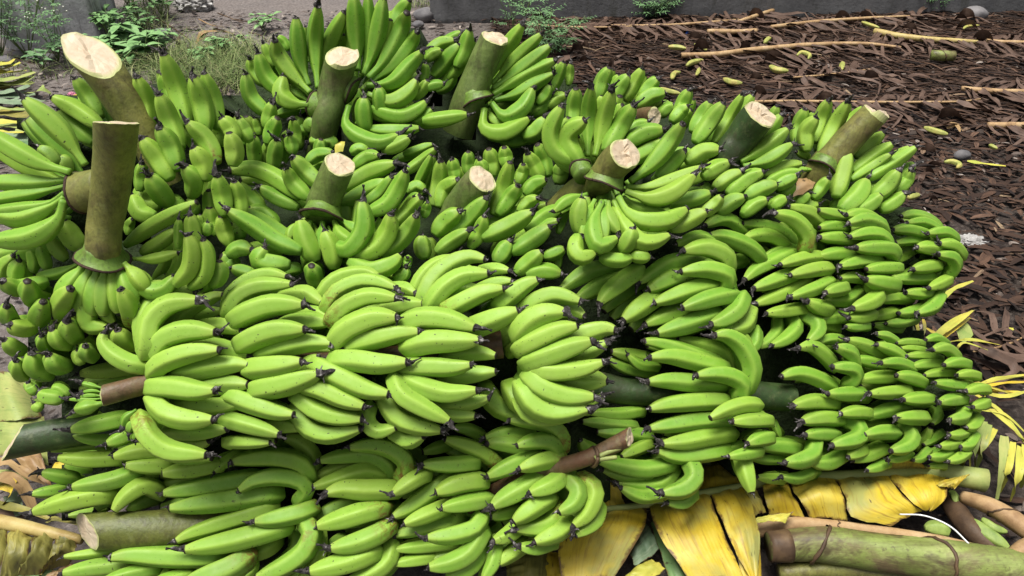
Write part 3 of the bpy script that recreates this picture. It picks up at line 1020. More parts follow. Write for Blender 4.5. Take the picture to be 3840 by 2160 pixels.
# ---------------------------------------------------------------- banana bunches
def flower_meshes():
    out = []; rr = random.Random(5)
    for q in range(10):
        V = []; Fc = []
        def add(pts, rad, sides, jit):
            v, f = tube(pts, rad, sides, True, jit, rr=rr); o = len(V)
            V.extend(v); Fc.extend([tuple(i + o for i in g) for g in f])
        ln = rr.uniform(0.016, 0.032) if q < 8 else 0.006
        p = Vector((0, 0, -0.003)); d = Vector((0, 0, 1)); pts = [p.copy()]
        for k in range(5):
            d = (d + Vector((rr.uniform(-1, 1), rr.uniform(-1, 1), rr.uniform(-.3, .5))) * 0.45).normalized(); p = p + d * ln / 5; pts.append(p.copy())
        add(pts, [0.0062, 0.0055, 0.0036, 0.0022 * rr.uniform(.7, 1.6), 0.0017, 0.0024 * rr.uniform(.5, 1.2)], 6, 0.7)
        for h in range(rr.randint(1, 4) if q < 8 else 1):           # shrivelled petals
            p = Vector((rr.uniform(-.003, .003), rr.uniform(-.003, .003), 0)); d = Vector((rr.uniform(-1, 1), rr.uniform(-1, 1), 0.7)).normalized(); pts = [p.copy()]
            for k in range(4):
                d = (d + Vector((rr.uniform(-1, 1), rr.uniform(-1, 1), rr.uniform(-1, 1))) * 0.6).normalized(); p = p + d * rr.uniform(0.002, 0.0048); pts.append(p.copy())
            add(pts, [0.0022, 0.0026, 0.0016, 0.001, 0.0005], 4, 0.8)
        me = bpy.data.meshes.new('withered_flower'); me.from_pydata(V, [], Fc); me.materials.append(M['flower']); me.update(); out.append(me)
    return out
FLOWER = flower_meshes()
PROF = [(0, .44), (.05, .56), (.12, .74), (.2, .88), (.3, .97), (.42, 1.0), (.58, 1.0), (.68, .965), (.77, .89), (.85, .77), (.91, .63), (.955, .49), (.98, .40), (1, .36)]
PROFN = [(0, .34), (.08, .33), (.18, .40), (.28, .66), (.38, .88), (.5, 1.0), (.62, 1.0), (.72, .95), (.81, .84), (.88, .70), (.94, .53), (.975, .41), (1, .36)]
def interp(tab, x):
    for (a, va), (b, vb) in zip(tab, tab[1:]):
        if x <= b: return va + (vb - va) * (x - a) / (b - a)
    return tab[-1][1]
STEPS = [0, .03, .07, .12, .18, .25, .33, .42, .51, .6, .68, .75, .81, .86, .90, .935, .96, .978, .986, 1.0]
SIDES = 20
def banana_mesh(pts3, rad, neck, rr):
    """five-angled finger along pts3 (world); returns mesh data relative to the first point, tip place and direction"""
    dense, L = crom(pts3, 60)
    P = []
    for s in STEPS:
        f = s * 60; i = min(59, int(f)); P.append(dense[i].lerp(dense[i + 1], f - i))
    fr = frames(P); ph = rr.random() * 6.28; V = []; Fc = []; A = []; Bv = []
    prof = PROFN if neck else PROF
    o = P[0]; amt = rr.uniform(0.9, 1.15); k5 = 5; sq = rr.uniform(0.93, 1.05)
    w1, w2, w3 = rr.uniform(-.03, .03), rr.uniform(0, 6), rr.uniform(2.5, 5)
    for i, (p, (t, n, b)) in enumerate(zip(P, fr)):
        s = STEPS[i]; r = rad * interp(prof, s) * (1 + w1 * math.sin(w2 + w3 * s))
        am = amt * min(1, max(0.2, 1.35 - abs(s - .58) * 1.5))
        for k in range(SIDES):
            cn, m_ = divmod(k, 4); sec = 2 * math.pi / k5
            q = (-sec / 2 + .10, -.2, .2, sec / 2 - .10)[m_]          # angle from the middle of the face
            a = cn * sec + sec / 2 + q + ph
            poly = math.cos(math.pi / k5) / math.cos(q)      # polygon, 1 at the corners
            rd = 1.02 + (poly - 1) * am
            V.append(p + (n * math.cos(a) * sq + b * math.sin(a) / sq) * r * rd - o)
            A.append(s); Bv.append((1.0 if m_ in (0, 3) else 0.0) * min(1, am * 1.6))
    m = len(P)
    for i in range(m - 1):
        for k in range(SIDES):
            k2 = (k + 1) % SIDES; Fc.append((i * SIDES + k, i * SIDES + k2, (i + 1) * SIDES + k2, (i + 1) * SIDES + k))
    Fc.append(tuple(range(SIDES - 1, -1, -1))); Fc.append(tuple((m - 1) * SIDES + k for k in range(SIDES)))
    me = bpy.data.meshes.new('banana'); me.from_pydata([tuple(v) for v in V], [], Fc); me.materials.append(M['banana'])
    me.polygons.foreach_set('use_smooth', [True] * len(me.polygons))
    for nm, vals in (('s', A), ('ridge', Bv)):
        at_ = me.attributes.new(nm, 'FLOAT', 'POINT'); at_.data.foreach_set('value', vals)
    me.update()
    return me, o, P[-1], fr[-1][0], L
def depth_fn(b):
    u0, v0 = px(*b['ref'])
    ax = b.get('axis')
    if ax: a0 = Vector(px(*ax[0])); a1 = Vector(px(*ax[1])); ad = (a1 - a0).normalized()
    def D(u, v):
        t = b['t0'] + b['ku'] * (u - u0) / 1000 + b['kv'] * (v - v0) / 1000
        if ax:
            s = (Vector((u, v)) - a0); s = (s - ad * s.dot(ad)).length; t += ax[2] * (s / 100) ** 2 * 0.6
        return t
    return D
def parse(line):
    tk = line.split(); ch = tk[0]; pts = []; o = dict(l=0, b=0, d=0, n=False, c=False, s=False, w=120)
    for x in tk[1:]:
        if ',' in x: a, b = x.split(','); pts.append(px(ch, float(a), float(b)))
        elif x in 'ncs': o[x] = True
        else: o[x[0]] = float(x[1:])
    return pts, o
LAYER = 0.0115
SAMPLES = []
BASES = {}
def build_bunch(key, label, name='banana_bunch'):
    b = BUNCH[key]; D = depth_fn(b); rr = random.Random(key)
    items = [parse(l) for l in b['data'].strip().splitlines()]
    cu = sum(p[0] for it in items for p in it[0]) / sum(len(it[0]) for it in items)
    cv = sum(p[1] for it in items for p in it[0]) / sum(len(it[0]) for it in items)
    base = at(cu, cv, D(cu, cv) + 0.06)
    root = empty(name, (base.x, base.y + 0.02, 0.0), label, 'banana bunch', 'harvested banana bunches heaped in the pile')
    BASES[key] = (root, D); rl = Vector(root.location)
    for pts, o in items:
        n = len(pts)
        tm = D(*pts[n // 2]) + o['l'] * LAYER
        rad = o['w'] / K0 / 2 * tm / F * b.get('slim', 1.05 if b['curl'] else 1.0)
        P3 = []
        if b['curl'] and not o['n']:
            if o['d'] == 0: o['d'] = -1.6
            o['b'] += 1.2
        if not b['curl'] and o['d'] == 0:
            h = (pts[0][1] - pts[-1][1])
            if h > 0: o['d'] = 100 * (b['kv'] * h / 1000 * 0.9 - 0.36 * h / F * tm)
        for i, (u, v) in enumerate(pts):
            f = i / (n - 1)
            t = D(u, v) + o['l'] * LAYER + 0.01 * (o['b'] * (1 - f) ** 2 + o['d'] * f * f)
            P3.append(at(u, v, t))
        if n == 2: P3.insert(1, (P3[0] + P3[1]) / 2 + Vector((0, 0, -rad * .3)))
        curl = b['curl'] if not o['n'] else 0
        if curl:                                                   # the finger turns back into the bunch
            (u0, v0), (u1, v1) = pts[0], pts[1]
            P3[0] = at(u0, v0, D(u0, v0) + o['l'] * LAYER + 0.010 + 0.01 * o['b'])
            k = 0.16; P3.insert(0, at(u0 + (u1 - u0) * k, v0 + (v1 - v0) * k + 14, D(u0, v0) + o['l'] * LAYER + 0.01 * (curl + o['b'])))
        SAMPLES.extend([(u, v, D(u, v) + o['l'] * LAYER) for (u, v) in pts] + [((pts[i][0] + pts[i + 1][0]) / 2, (pts[i][1] + pts[i + 1][1]) / 2, tm) for i in range(n - 1)])
        me, loc, tip, tdir, L = banana_mesh(P3, rad, o['n'], rr)
        ob = bpy.data.objects.new('banana', me); link(ob, root); ob.location = loc - rl
        if o['s']: ob['scar'] = 1.0
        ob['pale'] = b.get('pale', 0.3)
        if rr.random() < 0.94 and o['l'] < 6:
            fl = bpy.data.objects.new('withered_flower', rr.choice(FLOWER)); link(fl, ob)
            fl.location = tip - loc; fl.rotation_mode = 'QUATERNION'
            dd = (tdir + Vector((rr.uniform(-1, 1), rr.uniform(-1, 1), rr.uniform(-1.1, .5))) * 0.35).normalized()
            fl.rotation_quaternion = dd.to_track_quat('Z', 'Y') @ Matrix.Rotation(rr.random() * 6.28, 4, 'Z').to_quaternion()
            sc = rr.uniform(.8, 1.35) * (rad / 0.021); fl.scale = (sc, sc, sc)
        # the row of fingers lying under this one
        if o['l'] < 5 and o['w'] > 75 and rr.random() < .7:
            u, v = pts[n // 2]; du, dv = cu - u, cv - v; dl = max(1, math.hypot(du, dv)); wpx = o['w'] / K0
            sh = min(1.0, dl / 300) * wpx * rr.uniform(.3, .7)
            q0 = at(u, v, tm); q1 = at(u + du / dl * sh, v + dv / dl * sh + rr.uniform(-.1, .35) * wpx, tm + rr.uniform(.065, .09))
            if rr.random() < .6 and o['w'] > 95:
                q2 = at(u + du / dl * sh * 2 + rr.uniform(-.5, .5) * wpx, v + dv / dl * sh * 2 + rr.uniform(-.5, .5) * wpx, tm + rr.uniform(.11, .14))
                o3 = bpy.data.objects.new('banana', me); link(o3, root); o3.location = loc - rl + (q2 - q0)
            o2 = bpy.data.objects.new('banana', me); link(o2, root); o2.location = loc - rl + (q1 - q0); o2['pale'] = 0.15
    return root
def stalk(key, spec, mat, cut=None, cut_start=None, step=0.0, name='stalk', sides=28, bulge=None):
    """spec: (sheet, x, y, width, extra depth in cm) from the buried end to the cut end"""
    root, D = BASES[key]; P = []; W = []
    for ch, x, y, wd, dz in spec:
        u, v = px(ch, x, y); t = D(u, v) + dz * 0.01; P.append(at(u, v, t)); W.append(wd / K0 / 2 * t / F)
    n = 18
    pts, L = crom(P, n)
    # radius by nearest control stretch
    ls = [0]
    for a, c in zip(P, P[1:]): ls.append(ls[-1] + (c - a).length)
    rad = [interp([(l / ls[-1], w_) for l, w_ in zip(ls, W)], i / n) for i in range(n + 1)]
    rr = random.Random(key + name); ph = rr.random() * 6
    shape = lambda a, s: 1 + 0.045 * math.sin(2 * a + ph + s * 3) + 0.02 * math.sin(5 * a + ph * 2 - s * 3) + 0.02 * math.sin(9 * s + 3 * a) + 0.04 * noise.noise(Vector((math.cos(a) * 1.6, math.sin(a) * 1.6, s * 5 + ph)))
    if cut and len(cut) == 4:                                       # square cut tipped a little
        cut = frames(pts)[-1][0] * (1 - cut[3]) + Vector(cut[:3]).normalized() * cut[3]
    c1 = Vector(cut).normalized() if cut else None; c0 = Vector(cut_start).normalized() if cut_start else None
    V, Fc = tube(pts, rad, sides, False, 0.0, shape, cut0=c0, cut1=c1)
    for e, cn in ((0, c0), (n, c1)):                                # ragged knife edge
        if cn is not None:
            for k in range(sides): V[e * sides + k] = V[e * sides + k] + frames(pts)[e][0] * (rr.uniform(-.0006, .0006) + .0022 * noise.noise(Vector((k * .45, ph, 0))))
    st = make(name, V, Fc, mat, origin=pts[0], parent=root)
    for which, cn in ((len(pts) - 1, c1), (0, c0)):
        if cn is None: continue
        ring = V[which * sides:(which + 1) * sides]; c = sum(ring, Vector()) / sides
        outn = frames(pts)[which][0] * (1 if which else -1)
        VV = []; FF = []; E = []; rings = [1.0, 0.93, 0.8, 0.6, 0.4, 0.2]
        chord = Vector((rr.uniform(-1, 1), rr.uniform(-1, 1), rr.uniform(-1, 1))); chord = (chord - outn * chord.dot(outn)).normalized()
        for j, k in enumerate(rings):
            for q in ring:
                p = c + (q - c) * k
                p = p - outn * ((p - c).dot(cn) / outn.dot(cn)) * (1 - k)
                h = 0.0012 if j else 0.0
                if j: h += 0.004 * noise.noise(p * 38) + 0.0018 * noise.noise(p * 130)
                if step and j and (p - c).dot(chord) > 0.004: h += step
                VV.append(p + outn * h); E.append(k)
        VV.append(c + outn * 0.002); E.append(0)
        for j in range(len(rings) - 1):
            for k in range(sides):
                k2 = (k + 1) % sides; FF.append((j * sides + k, j * sides + k2, (j + 1) * sides + k2, (j + 1) * sides + k))
        for k in range(sides): FF.append(((len(rings) - 1) * sides + k, (len(rings) - 1) * sides + (k + 1) % sides, len(VV) - 1))
        make('cut_face', VV, FF, M['cut'], origin=c, parent=st, smooth=False, attrs={'edge': E})
    return st
def crown(key, a, b2, mat='crown'):
    """swollen cushion where a hand of fingers leaves the stalk; a, b2 = (sheet, x, y, width, depth)"""
    root, D = BASES[key]; P = []; W = []
    for ch, x, y, wd, dz in (a, b2):
        u, v = px(ch, x, y); t = D(u, v) + dz * 0.01; P.append(at(u, v, t)); W.append(wd / K0 / 2 * t / F)
    pts = [P[0].lerp(P[1], f) for f in (0, .25, .5, .7, .85, .95, 1.0, 1.06)]
    rad = [W[0] + (W[1] - W[0]) * f ** 1.7 for f in (0, .25, .5, .7, .85, .95, 1.0)] + [W[1] * 0.86]
    V, Fc = tube(pts, rad, 26, True, 0.015)
    c = make('crown_cushion', V, Fc, M[mat], origin=pts[0], parent=root)
    d = (P[1] - P[0]).normalized(); n = d.orthogonal().normalized(); bb = d.cross(n); ring = []
    for k in range(27):
        an = 2 * math.pi * k / 26; ring.append(pts[6] + (n * math.cos(an) + bb * math.sin(an)) * W[1] * 0.985 + d * 0.002 * math.sin(an * 3))
    V, Fc = tube(ring, [0.0028] * 27, 6, False, 0.5)
    make('crown_scar', V, Fc, M['rim'], origin=pts[6], parent=c)
BL = [
 ('left_upright', 'upright green bunch with a level-topped brown stalk and fingers fanned towards the leaf strips'),
 ('back_left', 'green bunch with a leaning brown stalk cut slantwise, beside the broad-leaved weeds'),
 ('back_centre', 'green bunch with two fans of fingers spread either side of a notched pale stalk end'),
 ('back_tall_stem', 'green bunch behind the heap with a tall grey-green stalk and fingers combed to one side'),
 ('far_hidden', 'mostly hidden green bunch with a small pale slanting stalk end'),
 ('centre_upright', 'upright green bunch in the heap centre whose round stalk end carries a torn yellow flap'),
 ('centre_hidden', 'shaded green bunch around a short smooth stalk stub sunk between two taller stalks'),
 ('centre_right_upright', 'upright green bunch with a stout split stalk end and clear crown of long fanned fingers'),
 ('right_upright', 'green bunch with a dark green stalk cut flat and rows of stubby fingers below it'),
 ('far_right_upright', 'green bunch with a brown stepped stalk end at the heap edge by the litter'),
 ('front_top', 'large pale green bunch on its side, its thin brown tail bearing tiny fruit'),
 ('left_lower', 'green bunch under the big pale one, its thick dark stalk cut slantwise'),
 ('bottom_left', 'green bunch on the ground with a thick olive stalk ending in a cream cut face'),
 ('bottom_centre', 'green bunch with brown-scarred fingers and a brown tail stump resting by the yellow leaf'),
 ('right_middle', 'green bunch with a dark bare stalk and arching fingers pointing at the pale bunch'),
 ('right_back', 'green bunch lying on its side with one yellowish arching finger on top'),
 ('far_right_lying', 'green bunch of short tight fingers lying beside the white plastic scrap and dry litter'),
 ('right_front', 'green bunch with many rows of small fingers lying along the yellow leaf midrib'),
]
for k_, lab in BL: build_bunch(k_, lab)
# stalks and crowns
stalk('left_upright', [('E', 690, 700, 170, 15), ('E', 698, 560, 190, 7), ('E', 702, 440, 235, 0), ('E', 705, 300, 230, 0), ('A', 745, 1350, 248, -2), ('A', 772, 1100, 272, -6), ('A', 785, 835, 284, -12)], M['stalk_brown'], cut=(0.05, 0.35, 0.93))
crown('left_upright', ('E', 703, 405, 236, 0.3), ('E', 700, 485, 350, 1.2))
crown('left_upright', ('A', 745, 1250, 250, 0), ('A', 560, 1310, 290, 2), 'stalk_brown')
stalk('back_left', [('A', 1130, 1250, 210, 10), ('A', 1000, 960, 215, 4), ('A', 880, 750, 245, 0), ('A', 760, 560, 265, -4), ('A', 622, 380, 275, -8)], M['stalk_brown'], cut=(0.45, -0.5, 0.74, .8), step=0.006)
stalk('back_centre', [('B', 620, 1080, 180, 14), ('B', 665, 850, 190, 4), ('B', 720, 640, 200, 0), ('B', 760, 480, 205, -4), ('B', 785, 395, 215, -7)], M['stalk_green'], cut=(-0.1, -0.72, 0.7, .4), step=0.009)
crown('back_centre', ('B', 760, 560, 170, 0), ('B', 855, 620, 205, 1))
crown('back_centre', ('B', 690, 730, 170, 1), ('B', 605, 715, 185, 2.5))
stalk('back_tall_stem', [('C', -60, 900, 200, 8), ('C', 10, 690, 215, 2), ('C', 90, 480, 205, -3), ('C', 190, 262, 195, -9)], M['stalk_green'], cut=(0.05, -0.35, 0.93, .3), step=0.004)
crown('back_tall_stem', ('C', 45, 625, 208, 0.3), ('C', 75, 695, 240, 1.2))
stalk('far_hidden', [('C', 1090, 830, 120, 5), ('C', 1190, 790, 125, 0), ('C', 1275, 790, 120, -6)], M['stalk_tail'], cut=(0.55, -0.75, 0.35))
stalk('centre_upright', [('B', 600, 1600, 170, 14), ('B', 630, 1470, 190, 7), ('B', 650, 1390, 215, 1), ('B', 700, 1280, 222, -3), ('B', 770, 1118, 220, -9)], M['stalk_green'], cut=(0.1, -0.72, 0.69, .25))
crown('centre_upright', ('F', 572, 130, 222, 0.4), ('F', 555, 205, 300, 1.2))
stalk('centre_hidden', [('C', -130, 1560, 200, 8), ('C', -40, 1390, 215, 2), ('C', 105, 1215, 205, -6)], M['stalk_green'], cut=(0.12, -0.72, 0.69, .25))
stalk('centre_right_upright', [('C', 600, 1430, 150, 20), ('C', 760, 1290, 180, 13), ('C', 880, 1240, 190, 8), ('C', 945, 1195, 218, 0.5), ('C', 1000, 1115, 228, -3), ('C', 1072, 1048, 230, -7)], M['stalk_brown'], cut=(0.35, -0.75, 0.56, .2), step=0.007)
crown('centre_right_upright', ('C', 965, 1165, 222, -0.6), ('C', 935, 1245, 285, 1.2))
crown('centre_right_upright', ('C', 800, 1200, 140, 4), ('C', 770, 1140, 150, 5))
stalk('right_upright', [('D', 150, 1240, 190, 9), ('D', 235, 1050, 205, 1), ('D', 340, 920, 225, -3), ('D', 450, 785, 225, -9)], M['stalk_dark'], cut=(0.25, -0.55, 0.8, .2), step=0.008)
stalk('far_right_upright', [('D', 790, 1290, 180, 8), ('D', 880, 1140, 195, 2), ('D', 1040, 960, 190, -3), ('D', 1232, 775, 185, -9)], M['stalk_brown'], cut=(0.3, -0.42, 0.85, .3), step=0.014)
crown('far_right_upright', ('D', 915, 1090, 190, 0.4), ('D', 878, 1145, 212, 1.2))
stalk('front_top', [('K', 60, -120, 180, 9), ('F', 900, 1180, 170, 9), ('F', -300, 1240, 160, 7), ('E', 1010, 1335, 150, 4), ('E', 850, 1375, 140, 2), ('E', 705, 1415, 150, 1)], M['stalk_tail'], cut=(-0.95, -0.3, 0.1))
stalk('left_lower', [('I', 1500, 420, 200, 11), ('I', 900, 440, 215, 7), ('I', 470, 470, 220, 3), ('I', 90, 540, 225, 0)], M['stalk_dark'], cut=(-0.78, -0.12, 0.62))
stalk('bottom_left', [('J', 300, 1060, 230, 10), ('I', 1400, 1100, 240, 6), ('I', 1000, 1130, 245, 3), ('I', 595, 1145, 240, 1)], M['stalk_olive'], cut=(-0.62, -0.75, 0.25))
stalk('bottom_centre', [('J', 1500, 1000, 130, 9), ('K', 200, 790, 120, 5), ('K', 450, 705, 112, 1), ('K', 660, 640, 110, -2), ('K', 800, 570, 105, -3), ('K', 925, 505, 115, -4)], M['stalk_tail'], cut=(0.85, -0.4, 0.3))
stalk('right_middle', [('K', 640, 140, 190, 10), ('K', 900, 190, 200, 11), ('K', 1300, 190, 215, 12), ('L', 100, 210, 200, 10), ('L', 480, 240, 190, 12)], M['stalk_dark'], cut_start=(-0.9, -0.3, 0.3))

# dark solid added behind the outer fingers, blocks light so the gaps go dark
def heap_blocker():
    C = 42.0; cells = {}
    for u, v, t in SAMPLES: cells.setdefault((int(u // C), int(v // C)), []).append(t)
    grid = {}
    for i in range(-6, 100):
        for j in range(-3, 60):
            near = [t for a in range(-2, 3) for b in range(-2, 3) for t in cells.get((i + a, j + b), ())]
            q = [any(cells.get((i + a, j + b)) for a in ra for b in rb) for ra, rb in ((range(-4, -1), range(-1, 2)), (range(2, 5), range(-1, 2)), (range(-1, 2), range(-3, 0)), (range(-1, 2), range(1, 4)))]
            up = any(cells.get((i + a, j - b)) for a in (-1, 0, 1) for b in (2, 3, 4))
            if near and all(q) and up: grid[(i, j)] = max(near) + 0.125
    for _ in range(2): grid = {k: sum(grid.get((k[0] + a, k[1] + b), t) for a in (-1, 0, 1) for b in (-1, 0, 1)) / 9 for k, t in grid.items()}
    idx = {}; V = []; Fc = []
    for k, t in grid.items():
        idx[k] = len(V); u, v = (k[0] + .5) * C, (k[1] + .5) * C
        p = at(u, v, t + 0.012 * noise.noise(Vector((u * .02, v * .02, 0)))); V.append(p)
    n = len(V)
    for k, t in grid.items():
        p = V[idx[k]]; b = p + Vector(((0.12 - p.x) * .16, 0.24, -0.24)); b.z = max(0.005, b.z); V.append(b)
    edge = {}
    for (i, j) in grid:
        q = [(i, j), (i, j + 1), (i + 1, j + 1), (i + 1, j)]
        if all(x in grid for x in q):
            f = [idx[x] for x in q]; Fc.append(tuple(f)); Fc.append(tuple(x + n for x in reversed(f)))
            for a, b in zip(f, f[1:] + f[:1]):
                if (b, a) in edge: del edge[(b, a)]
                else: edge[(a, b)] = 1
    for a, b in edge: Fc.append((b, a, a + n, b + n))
    tag(make('heap_light_blocker', V, Fc, mat_simple('dark_gap_shade', [(0.3, (0.005, 0.010, 0.002)), (0.7, (0.022, 0.042, 0.008))], 18, 0.8, bump=0.8, dist=0.02)), 'dark mass added inside the banana heap to block light in the gaps', 'leaf padding', kind='stuff')  # near-black green stands in for deep shade between the bunches
heap_blocker()
# ---------------------------------------------------------------- leaf materials
def mat_leaf(name, stops, streak, amt=0.5, rough=0.5, spec=0.35, vein=220.0, patch=None, trans=0.0):
    n = NT(name, rough, spec)
    cb = n.t.nodes.new('ShaderNodeCombineXYZ'); n.L(n.attr('lu'), cb.inputs[0]); n.L(n.attr('lv'), cb.inputs[1]); n.L(n.oi.outputs['Random'], cb.inputs[2])
    mp = n.t.nodes.new('ShaderNodeMapping'); mp.inputs['Scale'].default_value = (1, 1, 31); n.L(cb.outputs[0], mp.inputs[0]); co = mp.outputs[0]
    c = n.ramp(n.noise(9, 5, 0.65, co=co), stops)
    if patch: c = n.mix(n.ramp(n.noise(5, 4, 0.6, co=co), [(0.5, 0.0), (0.64, 1.0)]), c, patch)
    s1 = n.noise(1.0, 4, 0.7, stretch=(130, 9, 1), co=co)
    c = n.mix(n.math('MULTIPLY', n.ramp(s1, [(0.5, 0.0), (0.68, 1.0)]), amt), c, streak)
    s2 = n.ramp(n.noise(1.0, 2, 0.5, stretch=(160, 40, 1), co=co), [(0.70, 0.0), (0.75, 1.0)]); c = n.mix(n.math('MULTIPLY', s2, 0.8), c, (0.03, 0.017, 0.008))
    ed = n.math('MULTIPLY', n.attr('le'), n.noise(22, 4, 0.7, co=co)); c = n.mix(n.ramp(ed, [(0.40, 0.0), (0.52, 0.9)]), c, (0.10, 0.05, 0.018))
    n.base(c)
    wv = n.t.nodes.new('ShaderNodeMath'); wv.operation = 'SINE'; n.L(n.math('MULTIPLY', n.attr('lu'), vein * 2.8), wv.inputs[0])
    n.bump(n.math('ADD', n.math('MULTIPLY', wv.outputs[0], 0.5), n.noise(30, 4, 0.6, co=co)), 0.09, 0.002)
    if trans:
        n.b.inputs['Transmission Weight'].default_value = 0
    return n.m
M['yellow'] = mat_leaf('yellow_leaf', [(0.28, (0.44, 0.30, 0.012)), (0.5, (0.50, 0.37, 0.03)), (0.72, (0.52, 0.44, 0.09))], (0.20, 0.10, 0.018), 0.6, patch=(0.27, 0.27, 0.075))
M['palegreen'] = mat_leaf('pale_green_leaf', [(0.3, (0.18, 0.26, 0.065)), (0.5, (0.27, 0.32, 0.09)), (0.7, (0.36, 0.36, 0.12))], (0.16, 0.22, 0.06), 0.6)
M['green'] = mat_leaf('green_leaf', [(0.3, (0.06, 0.13, 0.05)), (0.7, (0.15, 0.25, 0.08))], (0.22, 0.30, 0.10), 0.4)
M['greygreen'] = mat_leaf('grey_green_leaf', [(0.3, (0.10, 0.16, 0.09)), (0.7, (0.22, 0.29, 0.17))], (0.33, 0.36, 0.25), 0.5)
M['olive'] = mat_leaf('olive_leaf', [(0.3, (0.10, 0.10, 0.025)), (0.55, (0.24, 0.22, 0.05)), (0.75, (0.36, 0.30, 0.07))], (0.05, 0.045, 0.02), 0.7)
M['yellowgreen'] = mat_leaf('yellow_green_leaf', [(0.3, (0.28, 0.33, 0.05)), (0.55, (0.45, 0.42, 0.07)), (0.75, (0.55, 0.44, 0.06))], (0.30, 0.19, 0.03), 0.4)
M['brownleaf'] = mat_leaf('brown_leaf', [(0.3, (0.05, 0.030, 0.021)), (0.55, (0.105, 0.066, 0.048)), (0.75, (0.17, 0.115, 0.085))], (0.035, 0.022, 0.016), 0.6, 0.6, 0.22)
M['tanleaf'] = mat_leaf('tan_leaf', [(0.3, (0.22, 0.13, 0.055)), (0.7, (0.38, 0.26, 0.12))], (0.12, 0.06, 0.03), 0.5)
M['rib_green'] = mat_simple('green_midrib', [(0.3, (0.20, 0.26, 0.07)), (0.7, (0.36, 0.38, 0.13))], 20, 0.5)
M['rib_tan'] = mat_simple('dry_midrib', [(0.3, (0.20, 0.115, 0.055)), (0.5, (0.36, 0.235, 0.115)), (0.72, (0.47, 0.35, 0.20))], 14, 0.65, bump=0.5)
M['rib_yellow'] = mat_simple('yellow_midrib', [(0.3, (0.30, 0.20, 0.06)), (0.7, (0.48, 0.40, 0.16))], 18, 0.5)
M['rib_brown'] = mat_simple('brown_stem', [(0.3, (0.03, 0.018, 0.012)), (0.55, (0.09, 0.055, 0.03)), (0.75, (0.17, 0.11, 0.05))], 14, 0.6, bump=0.5)
# ---------------------------------------------------------------- leaf shapes
def patch(name, corners, mat, parent, nu=10, nv=12, bulge=0.012, ripple=0.004, seed=0, tear=0.0):
    """blade piece between two edge curves: corners = (a list, b list) of world points along its two torn sides, from the midrib outwards"""
    A, _ = crom(corners[0], nv); B, L = crom(corners[1], nv); V = []; U = []; Wv = []; E = []
    w0 = (A[0] - B[0]).length
    for j in range(nv + 1):
        for i in range(nu + 1):
            f = i / nu; p = A[j].lerp(B[j], f)
            up = bulge * math.sin(math.pi * f) * (0.4 + 0.6 * math.sin(math.pi * j / nv))
            up += ripple * noise.noise(Vector((f * 5 + seed, j * 0.5, seed * 3.1))) * 2
            if j == nv: p = p + (A[j] - A[j - 1]).normalized() * tear * (noise.noise(Vector((f * 9, seed, 2))))
            V.append(p + Vector((0, 0, up))); U.append(f * max(0.02, w0)); Wv.append(j / nv * L); E.append(1 - min(1, 4.5 * min(f, 1 - f), 5 * (1 - j / nv)))
    Fc = [(j * (nu + 1) + i, j * (nu + 1) + i + 1, (j + 1) * (nu + 1) + i + 1, (j + 1) * (nu + 1) + i) for j in range(nv) for i in range(nu)]
    return make(name, V, Fc, mat, origin=A[0], parent=parent, attrs={'lu': U, 'lv': Wv, 'le': E})
def ribbon(name, pts, wid, mat, parent, taper=0.25, fold=0.25, n=10, twist=0.3, seed=0, lift=0.0):
    """one torn strip along pts (world), width in metres"""
    P, L = crom(pts, n); V = []; U = []; Wv = []
    for j, p in enumerate(P):
        f = j / n; a = P[max(0, j - 1)]; b = P[min(n, j + 1)]; d = (b - a).normalized(); side = d.cross(Vector((0, 0, 1)))
        side = side.normalized() if side.length > 1e-4 else Vector((1, 0, 0)); up = side.cross(d)
        tw = twist * noise.noise(Vector((f * 3, seed * 1.7, 4))) * 2; s2 = side * math.cos(tw) + up * math.sin(tw)
        w_ = wid * (1 - (1 - taper) * max(0, (f - .35) / .65) ** 1.6) * (0.75 + 0.25 * min(1, f / .15))
        for i, k in enumerate((-.5, 0, .5)):
            V.append(p + s2 * w_ * k + Vector((0, 0, (abs(k) * fold * w_)))); U.append((k + .5) * wid); Wv.append(f * L)
    Fc = [(j * 3 + i, j * 3 + i + 1, (j + 1) * 3 + i + 1, (j + 1) * 3 + i) for j in range(n) for i in range(2)]
    return make(name, V, Fc, mat, origin=P[0], parent=parent, attrs={'lu': U, 'lv': Wv})
def rib(name, pts, widths, mat, parent=None, sides=10, n=16, flat=1.0, jit=0.05, origin=None, cap=True):
    P, L = crom(pts, n); tab = [(i / (len(widths) - 1), w_ / 2) for i, w_ in enumerate(widths)]
    V, Fc = tube(P, [interp(tab, i / n) for i in range(n + 1)], sides, cap, jit)
    return make(name, V, Fc, mat, origin=origin or P[0], parent=parent)
def g(ch, pts, z): return [gp(ch, x, y, zz) for (x, y), zz in zip(pts, z if isinstance(z, (list, tuple)) else [z] * len(pts))]
def mw(ch, x, y, wpx, z=0.05):
    u, v = px(ch, x, y); return wpx / K0 * ground_t(v, z) / F
